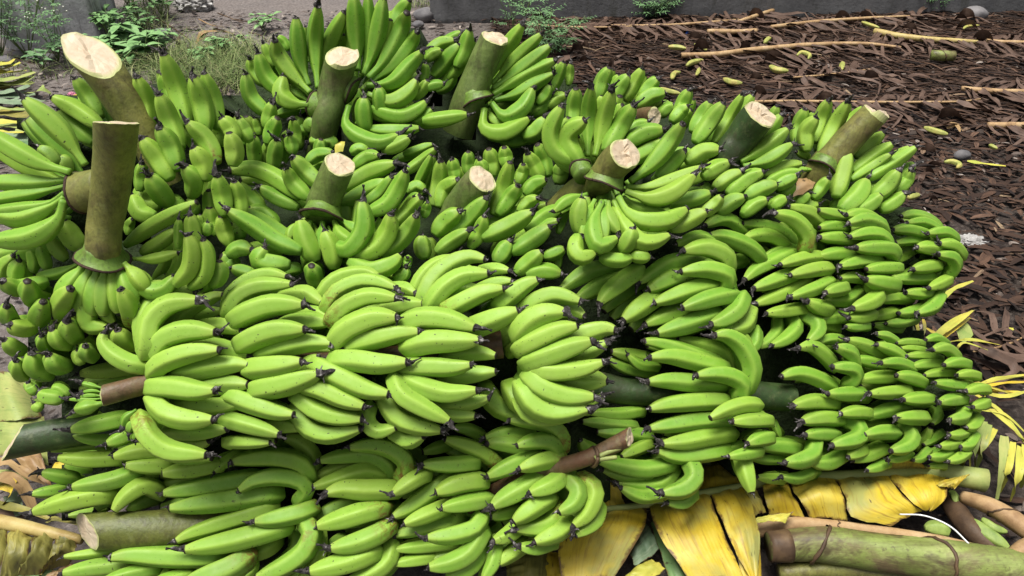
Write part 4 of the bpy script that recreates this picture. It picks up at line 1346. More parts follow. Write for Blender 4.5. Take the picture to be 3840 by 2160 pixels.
# ---------------------------------------------------------------- yellow banana leaf under the heap (right front)
def yellow_leaf():
    mid = g('K', [(560, 1070), (740, 1000), (1045, 965), (1400, 890), (1680, 845)], [.09, .10, .10, .10, .10]) + g('L', [(420, 790), (900, 765), (1400, 745), (1640, 770), (1805, 800)], [.10, .10, .10, .10, .10])
    root = empty('banana_leaf', (mid[4].x, mid[4].y, 0), 'big yellow banana leaf with torn broad blades under the bunches', 'leaf')
    rib('midrib', mid, [.012, .016, .02, .024, .03, .055], M['rib_green'], root, 12, 40)
    def pn(ch, a, b, za=(.095, .12, .07), m='yellow', **k):
        f = lambda L: g(ch, L, [za[0] + (za[1] - za[0]) * min(1, i / (len(L) - 1) * 2) if i < (len(L) - 1) / 2 + .01 else za[1] + (za[2] - za[1]) * (i / (len(L) - 1) * 2 - 1) for i in range(len(L))])
        patch('blade_piece', (f(a), f(b)), M[m], root, seed=len(root.children), **k)
    pn('K', [(560, 1075), (470, 1150), (440, 1290), (470, 1500)], [(1040, 972), (1035, 1090), (960, 1240), (800, 1490)])
    pn('K', [(1058, 975), (1090, 1080), (1180, 1260), (1350, 1500)], [(1465, 895), (1530, 1060), (1610, 1260), (1720, 1500)], za=(.10, .125, .075))
    pn('K', [(1478, 892), (1550, 1060), (1630, 1250), (1760, 1500)], [(1700, 855), (1760, 980), (1810, 1200), (1790, 1500)], za=(.105, .13, .08))
    pn('L', [(0, 860), (60, 1050), (110, 1250), (150, 1500)], [(125, 855), (190, 1000), (260, 1180), (290, 1500)], za=(.10, .115, .07))
    pn('L', [(110, 850), (160, 930), (240, 1040)], [(240, 835), (280, 930), (315, 1020)], za=(.10, .11, .085))
    pn('L', [(280, 830), (310, 930), (340, 1040)], [(455, 808), (510, 920), (590, 1065)], za=(.10, .12, .085))
    pn('L', [(462, 806), (540, 930), (620, 1065)], [(780, 780), (840, 900), (868, 1075)], za=(.10, .125, .08))
    pn('L', [(785, 780), (850, 900), (890, 1040), (1160, 1112)], [(1130, 758), (1200, 850), (1310, 960), (1375, 1005)], za=(.10, .125, .09))
    pn('L', [(1135, 758), (1210, 850), (1320, 960), (1400, 1010)], [(1560, 748), (1545, 850), (1530, 930), (1430, 1015)], za=(.10, .13, .10))
    pn('L', [(1450, 820), (1500, 840), (1580, 850)], [(1700, 755), (1650, 800), (1590, 860)], za=(.13, .135, .12), bulge=.004)
    pn('K', [(760, 990), (720, 850), (700, 740)], [(900, 975), (860, 860), (840, 780)], za=(.10, .09, .06))
    pn('K', [(1370, 880), (1370, 780), (1400, 680)], [(1690, 830), (1640, 760), (1560, 680)], za=(.10, .08, .05))
    pn('L', [(1050, 745), (1120, 700), (1220, 670)], [(1440, 740), (1390, 700), (1270, 672)], za=(.10, .15, .16), m='olive')
    pn('L', [(205, 1080), (300, 1040), (500, 1010)], [(240, 1092), (380, 1080), (445, 1082)], za=(.11, .12, .12), m='yellowgreen', bulge=.004)
yellow_leaf()
def loose_leaf(name, label, pieces, cat='leaf', group=None):
    """pieces: (sheet, side a, side b, z list or value, material)"""
    c = pieces[0]; o0 = gp(c[0], *c[1][0], 0.0); root = empty(name, (o0.x, o0.y, 0), label, cat, group)
    for i, (ch, a, b, z, m) in enumerate(pieces):
        za = z if isinstance(z, (list, tuple)) else [z] * len(a)
        patch('blade_piece', (g(ch, a, za), g(ch, b, za[:len(b)])), M[m], root, seed=i + len(label))
    return root
loose_leaf('banana_leaf_scrap', 'dark green folded leaf scrap between the yellow blades', [('K', [(1040, 1085), (960, 1220), (925, 1300)], [(1125, 1265), (1050, 1330), (955, 1375)], .055, 'greygreen')])
loose_leaf('banana_leaf_scrap', 'long green leaf scrap showing under the yellow blades', [('K', [(1060, 1085), (1120, 1250), (1200, 1480)], [(1100, 1110), (1220, 1260), (1400, 1500)], .045, 'green'), ('K', [(1050, 1330), (960, 1390), (860, 1480)], [(1170, 1400), (1120, 1440), (1050, 1500)], .042, 'yellowgreen')])
loose_leaf('banana_leaf_scrap', 'brown-yellow leaf scrap below the scarred bananas', [('K', [(80, 1360), (90, 1420), (90, 1500)], [(410, 1240), (410, 1350), (400, 1500)], .05, 'olive'), ('K', [(330, 1290), (340, 1380), (345, 1500)], [(480, 1300), (470, 1400), (480, 1500)], .048, 'yellow')])
# ---------------------------------------------------------------- left leaves
def left_leaf():
    root = empty('banana_leaf', (gp('I', 60, 500).x, gp('I', 60, 500).y, 0), 'pale green ribbed leaf lying under the slant-cut dark stalk', 'leaf')
    patch('blade_piece', (g('E', [(-80, 1240), (40, 1260), (160, 1320)], [.12, .16, .14]), g('I', [(-80, 400), (120, 385), (290, 370)], [.10, .14, .10])), M['palegreen'], root, seed=2)
    patch('blade_piece', (g('I', [(-80, 395), (120, 380), (300, 365)], [.10, .13, .10]), g('I', [(-80, 620), (100, 640), (330, 700)], [.06, .09, .06])), M['palegreen'], root, seed=5)
    patch('blade_piece', (g('I', [(100, 640), (200, 600), (270, 590)], .10), g('I', [(190, 760), (260, 800), (350, 830)], .07)), M['tanleaf'], root, seed=6)
    patch('blade_piece', (g('I', [(-60, 740), (60, 730), (180, 760)], .06), g('I', [(-60, 830), (60, 810), (200, 830)], .05)), M['palegreen'], root, seed=6)
left_leaf()
def low_left_leaf():
    mid = g('I', [(-120, 1060), (100, 1100), (320, 1150), (560, 1205)], [.13, .13, .125, .11])
    root = empty('banana_leaf', (mid[1].x, mid[1].y, 0), 'olive yellow leaf with a pale midrib leading to the cream stalk end', 'leaf')
    rib('midrib', mid, [.032, .030, .026, .02], M['rib_yellow'], root, 12, 20)
    xs = [(-140, 1090, -260, 1500), (60, 1130, -40, 1510), (230, 1165, 90, 1500), (370, 1190, 240, 1480), (520, 1215, 470, 1370)]
    for q, ((xa, ya, xb, yb), (xc, yc, xd, yd)) in enumerate(zip(xs, xs[1:])):
        A = g('I', [(xa + 6, ya), ((xa + xb) / 2 + 20, (ya + yb) / 2), (xb + 6, yb)], [.125, .12, .06]); B = g('I', [(xc - 6, yc), ((xc + xd) / 2 + 20, (yc + yd) / 2), (xd - 6, yd)], [.12, .115, .055])
        patch('blade_piece', (A, B), M['olive'], root, seed=q * 3 + 1, bulge=.02, ripple=.008)
    for q, (a, b, m_) in enumerate((([(330, 1480), (420, 1420), (520, 1370)], [(250, 1500), (330, 1440), (430, 1390)], 'tanleaf'), ([(60, 1500), (200, 1440), (420, 1400)], [(0, 1520), (120, 1470), (330, 1450)], 'green'))):
        patch('blade_piece', (g('I', a, .075), g('I', b, .07)), M[m_], root, seed=q + 31, bulge=.005)
low_left_leaf()
def curled_leaf():
    root = empty('dry_leaf', (gp('I', 100, 820).x, gp('I', 100, 820).y, 0), 'curled brown and amber dead leaf beside the lowest left bananas', 'leaf')
    for q, (pts, wd, m, z) in enumerate(((([(-40, 670), (90, 700), (200, 770), (310, 830)]), 70, 'tanleaf', [.1, .13, .12, .08]), ([(-40, 800), (60, 790), (160, 850), (230, 1000)], 110, 'tanleaf', [.08, .13, .11, .06]),
            ([(-40, 830), (40, 830), (80, 870), (30, 960)], 120, 'yellow', [.07, .12, .11, .08]), ([(-40, 950), (60, 980), (200, 1010), (330, 1060)], 60, 'olive', [.07, .09, .09, .08]),
            ([(60, 900), (110, 960), (130, 1040)], 90, 'greygreen', [.06, .07, .06]), ([(330, 1070), (450, 1080), (600, 1100)], 70, 'olive', [.07, .09, .08]), ([(-40, 1000), (60, 1030), (160, 1060)], 70, 'brownleaf', [.05, .06, .05]),
            ([(350, 720), (470, 700), (580, 720)], 110, 'yellow', [.06, .08, .06]), ([(560, 730), (680, 735), (800, 750)], 60, 'brownleaf', [.05, .06, .05]))):
        ribbon('leaf_strip', g('I', pts, z), mw('I', *pts[1], wd), M[m], root, seed=q, fold=.3, twist=.5, taper=.45)
curled_leaf()
WS = 1.0
def strip_pile(name, label, rows, parent_at, group=None, cat='leaf', nm='leaf_strip'):
    root = empty(name, (parent_at.x, parent_at.y, 0), label, cat, group)
    for q, (ch, pts, wd, z, m) in enumerate(rows):
        ribbon(nm, g(ch, pts, z), mw(ch, *pts[len(pts) // 2], wd) * WS, M[m], root, seed=q + len(label), fold=.2, twist=.35, taper=.35)
    return root
WS = 2.0
strip_pile('banana_leaf', 'shredded pale leaf strips stacked by the dark stones', [
    ('A', [(-80, 440), (20, 440), (110, 400)], 46, [.12, .16, .14], 'yellowgreen'), ('A', [(-80, 595), (60, 590), (230, 560)], 60, [.07, .08, .07], 'palegreen'), ('A', [(-80, 660), (60, 655), (240, 640)], 60, [.06, .07, .06], 'greygreen'),
    ('A', [(-60, 470), (60, 460), (140, 425)], 34, [.10, .14, .16], 'yellowgreen'), ('A', [(-60, 500), (80, 495), (180, 480)], 38, [.09, .13, .14], 'yellowgreen'), ('A', [(-60, 545), (100, 540), (240, 490)], 42, [.09, .12, .13], 'palegreen'),
    ('A', [(-60, 580), (120, 565), (245, 515)], 38, [.08, .10, .12], 'palegreen'), ('A', [(-80, 640), (100, 620), (200, 580)], 40, [.07, .09, .10], 'greygreen'), ('A', [(-80, 610), (60, 605), (180, 610)], 30, .06, 'olive')], gp('A', 80, 520))
strip_pile('banana_leaf', 'broad pale leaf strips lying under the left fan of fingers', [
    ('A', [(-80, 710), (120, 690), (330, 690)], 60, [.06, .10, .08], 'greygreen'), ('A', [(200, 640), (280, 610), (350, 640)], 60, [.1, .13, .1], 'palegreen'), ('A', [(-80, 770), (150, 780), (300, 800)], 90, [.05, .08, .06], 'olive'),
    ('A', [(-80, 740), (100, 745), (280, 745)], 26, [.08, .09, .08], 'palegreen'), ('A', [(-80, 860), (150, 860), (330, 880)], 70, [.05, .08, .06], 'palegreen'), ('A', [(-80, 830), (120, 835), (300, 850)], 30, .09, 'yellowgreen'),
    ('A', [(-80, 930), (120, 940), (400, 960)], 80, [.05, .07, .05], 'greygreen'), ('A', [(-80, 1010), (200, 1020), (420, 1040)], 80, .05, 'green'), ('A', [(100, 900), (250, 890), (420, 880)], 40, .09, 'palegreen'),
    ('A', [(-60, 890), (60, 900), (160, 900)], 24, .1, 'yellowgreen'), ('A', [(420, 740), (480, 690), (560, 640)], 60, [.05, .08, .05], 'yellow')], gp('A', 100, 850))
WS = 1.0
loose_leaf('banana_leaf', 'pale grey-green leaf piece on the soil behind the back bunches', [('B', [(-40, 650), (60, 660), (170, 650)], [(-20, 800), (100, 820), (240, 790)], [.05, .08, .05], 'greygreen'), ('A', [(1500, 650), (1600, 660), (1700, 670)], [(1520, 760), (1620, 790), (1700, 790)], [.05, .09, .06], 'greygreen')])
# ---------------------------------------------------------------- right shredded leaves
rows = []
for (x0, y0, x1, y1, x2, y2, wd, m) in ((1770, 380, 1700, 520, 1700, 740, 46, 'yellowgreen'), (1800, 400, 1740, 560, 1730, 740, 40, 'palegreen'), (1830, 420, 1790, 570, 1740, 720, 42, 'palegreen'), (1870, 450, 1800, 560, 1750, 620, 40, 'yellowgreen'),
        (1930, 500, 1920, 700, 1880, 930, 60, 'palegreen'), (1990, 540, 1960, 720, 1900, 880, 44, 'yellowgreen'), (2040, 570, 2030, 760, 1970, 940, 54, 'yellowgreen'), (2070, 560, 2080, 700, 2040, 850, 50, 'yellowgreen'), (1720, 560, 1660, 650, 1630, 740, 30, 'yellowgreen')):
    rows.append(('L', [(x0, y0), (x1, y1), (x2, y2)], wd, [.14, .13, .05], m))
for p in (([(1740, 220), (1900, 330), (2100, 580)], 40), ([(1800, 290), (1960, 420), (2100, 560)], 36), ([(1780, 320), (1930, 350), (2100, 500)], 30), ([(1750, 250), (1850, 300), (2000, 420)], 36)):
    rows.append(('L', p[0], p[1], [.16, .17, .13], 'yellowgreen'))
strip_pile('banana_leaf', 'yellow-green leaf torn into a hanging fringe beside the midrib butt', rows, gp('L', 1850, 500))
rows = [('L', [(1760, 150), (1880, 110), (2100, 80)], 34, [.1, .12, .1], 'yellowgreen'), ('L', [(1770, 170), (1920, 140), (2100, 130)], 30, [.1, .12, .1], 'yellow'), ('L', [(1780, 200), (1930, 230), (2100, 190)], 34, [.1, .13, .1], 'yellowgreen'),
        ('L', [(1740, 130), (1850, 170), (2000, 220)], 28, [.1, .11, .08], 'yellowgreen'), ('L', [(1700, 100), (1750, 150), (1800, 230)], 24, .12, 'yellowgreen'), ('H', [(1800, 1340), (1900, 1310), (2090, 1290)], 26, .1, 'yellowgreen'), ('H', [(1780, 1400), (1900, 1390), (2090, 1400)], 30, .09, 'yellow')]
strip_pile('banana_leaf', 'loose yellow-green leaf strips spread out past the smallest fingers', rows, gp('L', 1850, 150))
rows = [('H', [(1450, 1030), (1580, 930), (1720, 840)], 52, [.10, .12, .12], 'yellowgreen'), ('H', [(1500, 1040), (1600, 960), (1700, 890)], 34, [.09, .10, .09], 'yellow'), ('H', [(1530, 1060), (1700, 1040), (1900, 1075)], 34, [.1, .14, .1], 'yellowgreen'), ('H', [(1600, 1110), (1660, 1060), (1820, 1110)], 18, .1, 'yellowgreen'),
        ('H', [(1330, 910), (1350, 1000), (1360, 1060)], 26, .1, 'yellowgreen'), ('H', [(1380, 900), (1390, 960), (1370, 1040)], 20, .1, 'yellow'), ('H', [(1400, 960), (1450, 990), (1520, 1000)], 24, .09, 'yellow'), ('H', [(1620, 930), (1660, 980), (1640, 1050)], 110, .08, 'palegreen')]
strip_pile('banana_leaf', 'bright yellow-green leaf tip poking out between the two right lying bunches', rows, gp('H', 1500, 980))
loose_leaf('banana_leaf_scrap', 'pale leaf scrap wedged between the two right lying bunches', [('H', [(1140, 1010), (1200, 970), (1300, 930)], [(1230, 1060), (1290, 1040), (1350, 1030)], [.14, .16, .14], 'palegreen')])
strip_pile('leaf_scrap', 'narrow yellow leaf scrap pointing out from under the far right bunch', [('H', [(1490, 780), (1580, 700), (1720, 640)], 40, [.06, .07, .05], 'yellowgreen')], gp('H', 1600, 710))
strip_pile('leaf_scrap', 'small bright yellow leaf flake on the dark soil', [('H', [(1930, 930), (1960, 950), (1990, 975)], 44, .02, 'yellowgreen')], gp('H', 1960, 950))
strip_pile('leaf_scrap', 'flat pale yellow leaf sliver lying near the twisted yellow peel', [('D', [(1860, 1095), (1990, 1115), (2122, 1128)], 34, .02, 'yellowgreen')], gp('D', 1990, 1115))
# ---------------------------------------------------------------- cut stems on the ground (right front)
def stem_thing(name, label, ch, pts, z, wpx, mat, n=24, sides=22, nodes=(), cat='stem', group=None, butt=None, jit=.02):
    P3 = g(ch, pts, z); ws = [mw(ch, x, y, w_, zz) for (x, y), w_, zz in zip(pts, wpx, z)]
    root = empty(name, (P3[0].x, P3[0].y, 0), label, cat, group)
    P, L = crom(P3, n); tab = [(i / (len(ws) - 1), w_ / 2) for i, w_ in enumerate(ws)]
    rad = [interp(tab, i / n) for i in range(n + 1)]
    sd = len(label)
    sh = lambda a, s: 1 + .05 * noise.noise(Vector((math.cos(a) * 1.5, math.sin(a) * 1.5, s * 4 + sd))) + .03 * math.sin(3 * a + sd)
    V, Fc = tube(P, rad, sides, True, jit, sh)
    make('stem', V, Fc, mat, origin=P[0], parent=root)
    if butt:                                                       # rotten dark end
        k = int(butt * n); V, Fc = tube(P[:k + 1], [r * 1.055 for i, r in enumerate(rad[:k + 1])], sides, True, .02, sh); make('rotten_end', V, Fc, M['rib_brown'], origin=P[0], parent=root)
    for f in nodes:                                                # old sheath edges standing proud
        i = int(f * n); t, nn, bb = frames(P)[i]; ring = []
        for k in range(sides + 1):
            an = 2 * math.pi * k / sides; ring.append(P[i] + (nn * math.cos(an) + bb * math.sin(an)) * rad[i] * 1.02 + t * (0.022 * math.sin(an + f * 9) + .010 * noise.noise(Vector((an * 2, f * 9, 1)))))
        V, Fc = tube(ring, [rad[i] * (.08 + .12 * abs(noise.noise(Vector((k * .5, f * 7, 3))))) for k in range(len(ring))], 6, False, .6)
        make('sheath_edge', V, Fc, M['rib_brown'], origin=P[i], parent=root)
    return root
def mat_log():
    n = NT('cut_leaf_stem', 0.5, 0.4)
    c = n.ramp(n.noise(10, 6, 0.7), [(0.3, (0.11, 0.13, 0.03)), (0.5, (0.20, 0.25, 0.06)), (0.7, (0.30, 0.33, 0.12))])
    c = n.mix(n.ramp(n.noise(7, 5, 0.7, dist=0.5), [(0.46, 0.0), (0.6, 0.9)]), c, (0.13, 0.085, 0.05))
    c = n.mix(n.ramp(n.noise(90, 3, 0.7), [(0.58, 0.0), (0.7, 0.6)]), c, (0.06, 0.05, 0.02))
    fb = n.noise(38, 5, 0.75, stretch=(0.10, 1, 1)); c = n.mix(n.ramp(fb, [(0.48, 0.0), (0.66, 0.6)]), c, (0.07, 0.06, 0.022))
    c = n.mix(n.ramp(n.noise(4.5, 5, 0.7, dist=0.8), [(0.54, 0.0), (0.62, 0.85)]), c, (0.055, 0.035, 0.02))
    n.base(c); n.bump(fb, 0.45, 0.004); return n.m
M['log'] = mat_log()
stem_thing('cut_leaf_stem', 'thick green and brown cut leaf stem with two old sheath edges', 'L', [(330, 1250), (700, 1235), (1100, 1290), (1600, 1350), (2150, 1430)], [.085, .09, .09, .09, .09], [190, 250, 265, 275, 285], M['log'], nodes=(.22, .66), butt=.085, n=48)
stem_thing('cut_leaf_stem', 'split tan leaf stem lying along the back of the thick green one', 'L', [(250, 1130), (560, 1090), (950, 1130), (1400, 1200), (1900, 1300)], [.06, .08, .08, .07, .06], [120, 70, 80, 90, 60], M['rib_tan'], nodes=(.4,))
stem_thing('cut_leaf_stem', 'olive stem half buried in front of the thick green one', 'L', [(400, 1430), (800, 1400), (1300, 1450), (2000, 1520)], [.03, .04, .04, .03], [120, 150, 160, 150], M['stalk_brown'])
stem_thing('cut_leaf_stem', 'mottled brown stem leaning across the fallen green fruit', 'L', [(1650, 910), (1800, 960), (1950, 1040), (2150, 1180)], [.07, .09, .09, .08], [80, 115, 135, 140], M['rib_tan'], nodes=(.55,))
stem_thing('cut_leaf_stem', 'wet dark brown stem lying in the hollow by the white string', 'L', [(1540, 900), (1600, 1000), (1720, 1150), (1900, 1300)], [.03, .04, .05, .04], [120, 140, 140, 90], M['rib_brown'])
stem_thing('cut_leaf_stem', 'pale tan stem piece with its end lying on the thick green stem', 'L', [(1960, 1330), (2050, 1280), (2160, 1240)], [.10, .12, .12], [90, 140, 160], M['rib_tan'])
stem_thing('cut_leaf_stem', 'short rotten brown stub at the dark end of the thick green stem', 'L', [(235, 1110), (330, 1140), (470, 1150)], [.05, .055, .05], [70, 110, 100], M['rib_brown'])
def loose_banana(label, ch, pts, wpx, mat, group=None, z=None, name='fallen_banana'):
    m = mw(ch, *pts[len(pts) // 2], wpx, .02); z = z or m * .48
    P3 = g(ch, pts, z); old = M['banana']; rr = random.Random(label + str(pts))
    M['banana'] = M[mat]; me, loc, tip, td, L = banana_mesh(P3, m / 2, False, rr); M['banana'] = old
    o = bpy.data.objects.new(name, me); link(o); o.location = loc; return tag(o, label, 'banana', group)
M['fallen'] = mat_simple('fallen_peel', [(0.3, (0.18, 0.21, 0.05)), (0.5, (0.33, 0.34, 0.09)), (0.62, (0.40, 0.34, 0.10)), (0.72, (0.10, 0.06, 0.03))], 22, 0.55, bump=0.2)
M['fallen_green'] = mat_simple('fallen_green_peel', [(0.3, (0.13, 0.20, 0.04)), (0.6, (0.25, 0.33, 0.08)), (0.78, (0.10, 0.09, 0.03))], 25, 0.55, bump=0.2)
loose_banana('small green banana lying under the mottled brown stem', 'L', [(1690, 1070), (1800, 1160), (1960, 1260)], 110, 'fallen_green', z=.06)
loose_banana('thin green banana beside the larger fallen one under the brown stem', 'L', [(1780, 1060), (1860, 1120), (1950, 1150)], 60, 'fallen_green', z=.075)
loose_banana('stubby green banana behind the split tan stem', 'L', [(1560, 1160), (1490, 1130), (1390, 1120)], 110, 'fallen_green', z=.07)
loose_banana('small green fruit under the midrib butt', 'L', [(1560, 870), (1590, 900), (1600, 950)], 60, 'fallen_green', z=.06)
M['white'] = mat_simple('white_plastic', [(0.3, (0.55, 0.55, 0.54)), (0.7, (0.75, 0.75, 0.74))], 40, 0.4, bump=0.5)
o_ = rib('string', g('L', [(1220, 1030), (1390, 1040), (1560, 1110), (1690, 1230)], [.115, .13, .13, .125]), [.0035, .0035, .0035], M['white'], None, 6, 24); tag(o_, 'thin white string curving over the hollow beside the yellow leaf', 'string')
# ---------------------------------------------------------------- dry litter on the ground
def soup(name, label, cat, specs, mat_slots, smooth=True):
    """many small torn bits as one object: specs = (x, y, angle, length, width, curl, tone, lift)"""
    V = []; Fc = []; T = []; U = []; Wv = []
    for (x, y, a, L, wd, cu, tone, lift) in specs:
        o = len(V); n = 4; dx, dy = math.cos(a), math.sin(a); sx, sy = -dy, dx; b = hz(x, y) + lift
        sk = rng.uniform(-.6, .6); tw = rng.uniform(-.8, .8)
        for j in range(n + 1):
            f = j / n - .5; ww = wd * (1 - abs(2 * f) ** 2.2 * .75); bx = sk * L * .35 * (f * f - .1)
            zz = cu * L * (1 - 4 * f * f) * .25
            for k in (-.5, .5):
                V.append((x + dx * L * f + sx * (ww * k + bx), y + dy * L * f + sy * (ww * k + bx), b + zz + abs(cu) * ww * k * tw + 0.004)); T.append(tone); U.append((k + .5) * wd + tone * 9); Wv.append((f + .5) * L + tone * 7)
        for j in range(n): Fc.append((o + j * 2, o + j * 2 + 1, o + j * 2 + 3, o + j * 2 + 2))
    ob = make(name, V, Fc, mat_slots, attrs={'tone': T, 'lu': U, 'lv': Wv}, smooth=smooth)
    return tag(ob, label, cat, kind='stuff')
def mat_litter(name, stops, rough=0.62):
    n = NT(name, rough, 0.22)
    cb = n.t.nodes.new('ShaderNodeCombineXYZ'); n.L(n.attr('lu'), cb.inputs[0]); n.L(n.attr('lv'), cb.inputs[1])
    c = n.ramp(n.attr('tone'), stops)
    f = n.noise(1.0, 4, 0.7, stretch=(150, 14, 1), co=cb.outputs[0])
    c = n.mix(n.ramp(f, [(0.4, 0.65), (0.65, 0.0)]), c, (0.018, 0.011, 0.008))
    n.base(c); n.bump(f, 0.4, 0.004); n.rough(n.ramp(f, [(0.3, rough - .12), (0.7, rough + .2)])); return n.m
BR = [(0.0, (0.012, 0.008, 0.007)), (0.35, (0.045, 0.024, 0.015)), (0.7, (0.105, 0.058, 0.036)), (0.9, (0.17, 0.10, 0.066)), (1.0, (0.32, 0.23, 0.14))]
M['litter'] = mat_litter('dry_leaf_litter', BR)
M['chips'] = mat_litter('soil_chips', [(0.0, (0.012, 0.009, 0.008)), (0.4, (0.07, 0.052, 0.042)), (0.75, (0.19, 0.15, 0.125)), (1.0, (0.44, 0.38, 0.33))], 0.7)
rng.seed(11)
def right_edge(y): return 0.15 + (5.2 - y) * 0.18 if y > 3.2 else 0.5 + (3.2 - y) * 0.28
sp = []
while len(sp) < 19000:
    y = .75 + 5.4 * rng.random() ** 0.8; x = rng.uniform(-0.3, 4.6)
    if abs(x) > y * .8 + .8: continue
    if x < right_edge(y) - .2: continue
    near = y < 3.7; q = noise.noise(Vector((x * 1.3, y * 1.3, 3)))
    if q < -.25 and rng.random() < .7: continue
    L = rng.uniform(.02, .12) if near else rng.uniform(.05, .26)
    sp.append((x, y, R(-28) + rng.gauss(0, .6 if y > 3.7 else 1.3), L, L * rng.uniform(.1, .32) if near else rng.uniform(.006, .022), rng.uniform(-.1, .35), min(1, max(0, rng.gauss(.36, .26))), rng.uniform(0, .012)))
soup('leaf_litter', 'dark brown shredded dry leaf litter covering the ground by the wall', 'leaf litter', sp, M['litter'])
sp = []
while len(sp) < 12000:
    y = rng.uniform(0.5, 6.1); x = rng.uniform(-3.6, 4.4)
    if abs(x) > y * .85 + .9: continue
    L = rng.uniform(.012, .06) * (0.7 if y < 3 else 1.1)
    sp.append((x, y, rng.random() * 6.28, L, L * rng.uniform(.2, .55), rng.uniform(-.1, .6), rng.random(), rng.uniform(0, .008)))
soup('soil_debris', 'fine chips and crumbs scattered over the bare dark soil', 'debris', sp, M['chips'])
# dead leaves: a tan midrib with torn brown strips on both sides
def dead_leaf(label, ch, pts, wpx, nstr, slen, mat='rib_tan', sweep=0.6, sides_=(1, -1), seed=0):
    rr = random.Random(seed + 100); P3 = g(ch, pts, .05); P, L = crom(P3, 40)
    root = empty('dead_banana_leaf', (P[0].x, P[0].y, 0), label, 'dead leaf', 'dead leaves on the litter')
    ws = [mw(ch, x, y, w_) for (x, y), w_ in zip(pts, wpx)]
    rib('midrib', P3, ws, M[mat], root, 9, 26, jit=.12)
    for k in range(nstr):
        f = (k + rr.random()) / nstr; i = min(39, int(f * 40)); p = P[i]; d = (P[i + 1] - P[i]).normalized(); side = Vector((-d.y, d.x, 0)) * rr.choice(sides_)
        ln = slen * rr.uniform(.5, 1.2); dr = (side + d * sweep * rr.uniform(.2, 1.6)).normalized()
        q = [p + Vector((0, 0, .005)), p + dr * ln * .35 + Vector((0, 0, rr.uniform(-.03, .012))), p + dr * ln * .7 + d * rr.uniform(-.04, .06) + Vector((0, 0, rr.uniform(-.035, .005))), p + dr * ln + d * rr.uniform(-.08, .1)]
        q[-1].z = .012 + hz(q[-1].x, q[-1].y)
        ribbon('leaf_strip', q, rr.uniform(.012, .036), M['brownleaf'], root, taper=.35, fold=rr.uniform(-.3, .6), n=7, twist=.8, seed=k + seed)
dead_leaf('dead leaf with a long bent tan midrib, green fruit lying before it', 'D', [(-80, 375), (150, 370), (400, 340), (800, 305), (1150, 297), (1410, 322)], [36, 40, 38, 34, 28, 18], 52, .34, seed=1)
dead_leaf('dead leaf with a straight tapering tan midrib pointing to the wall stone', 'D', [(530, 185), (720, 160), (900, 142), (1200, 122), (1550, 105)], [30, 26, 24, 18, 10], 40, .34, seed=2)
dead_leaf('dead leaf with a short tan midrib tilted up at the wall foot', 'D', [(300, 150), (420, 110), (540, 70), (645, 28)], [26, 30, 28, 18], 22, .3, seed=3)
dead_leaf('dead leaf with a pale broken midrib, yellowed along its thinner half', 'D', [(1230, 212), (1400, 245), (1580, 265), (1750, 275), (1930, 285)], [46, 44, 40, 36, 26], 34, .36, seed=4, mat='rib_yellow')
dead_leaf('dead leaf with a thin reddish-brown midrib running behind the far right bunch', 'D', [(380, 690), (700, 688), (1000, 692), (1400, 694), (1800, 690), (1950, 672)], [20, 22, 20, 18, 16, 12], 44, .3, seed=5, mat='rib_tan')
dead_leaf('dead leaf with a stout pale midrib ending at the litter edge', 'D', [(1820, 598), (1940, 612), (2080, 622), (2300, 622)], [30, 42, 38, 34], 26, .36, seed=6)
dead_leaf('dead leaf with a short brown hollow midrib near the crumpled white scrap', 'D', [(2000, 848), (2120, 852), (2300, 850)], [40, 48, 44], 14, .25, seed=7)
dead_leaf('dead leaf with a very thin straw-like midrib in the middle of the litter', 'D', [(680, 525), (860, 512), (1050, 490), (1230, 465)], [12, 14, 13, 8], 30, .28, seed=8)
dead_leaf('dead leaf with a short thick tan midrib broken in two pieces', 'D', [(95, 215), (180, 214), (270, 216), (430, 210)], [34, 38, 30, 36], 22, .32, seed=9)
dead_leaf('dead leaf with a faint thin midrib along the foot of the wall', 'D', [(-560, 172), (-250, 172), (0, 160), (310, 135)], [12, 16, 20, 16], 46, .36, seed=10)
dead_leaf('dead leaf with a yellowish hidden midrib at the far litter edge', 'D', [(1990, 275), (2100, 285), (2300, 290)], [24, 28, 24], 24, .4, seed=12)
dead_leaf('big dead leaf of broad brown flaps with its midrib buried', 'C', [(420, 160), (620, 180), (900, 185), (1250, 175)], [10, 12, 12, 10], 40, .36, seed=13)
dead_leaf('pale curled dead leaf beside the fringe of yellow-green leaf', 'H', [(1720, 1120), (1850, 1100), (1980, 1060), (2100, 1000)], [14, 16, 14, 12], 16, .16, seed=14)
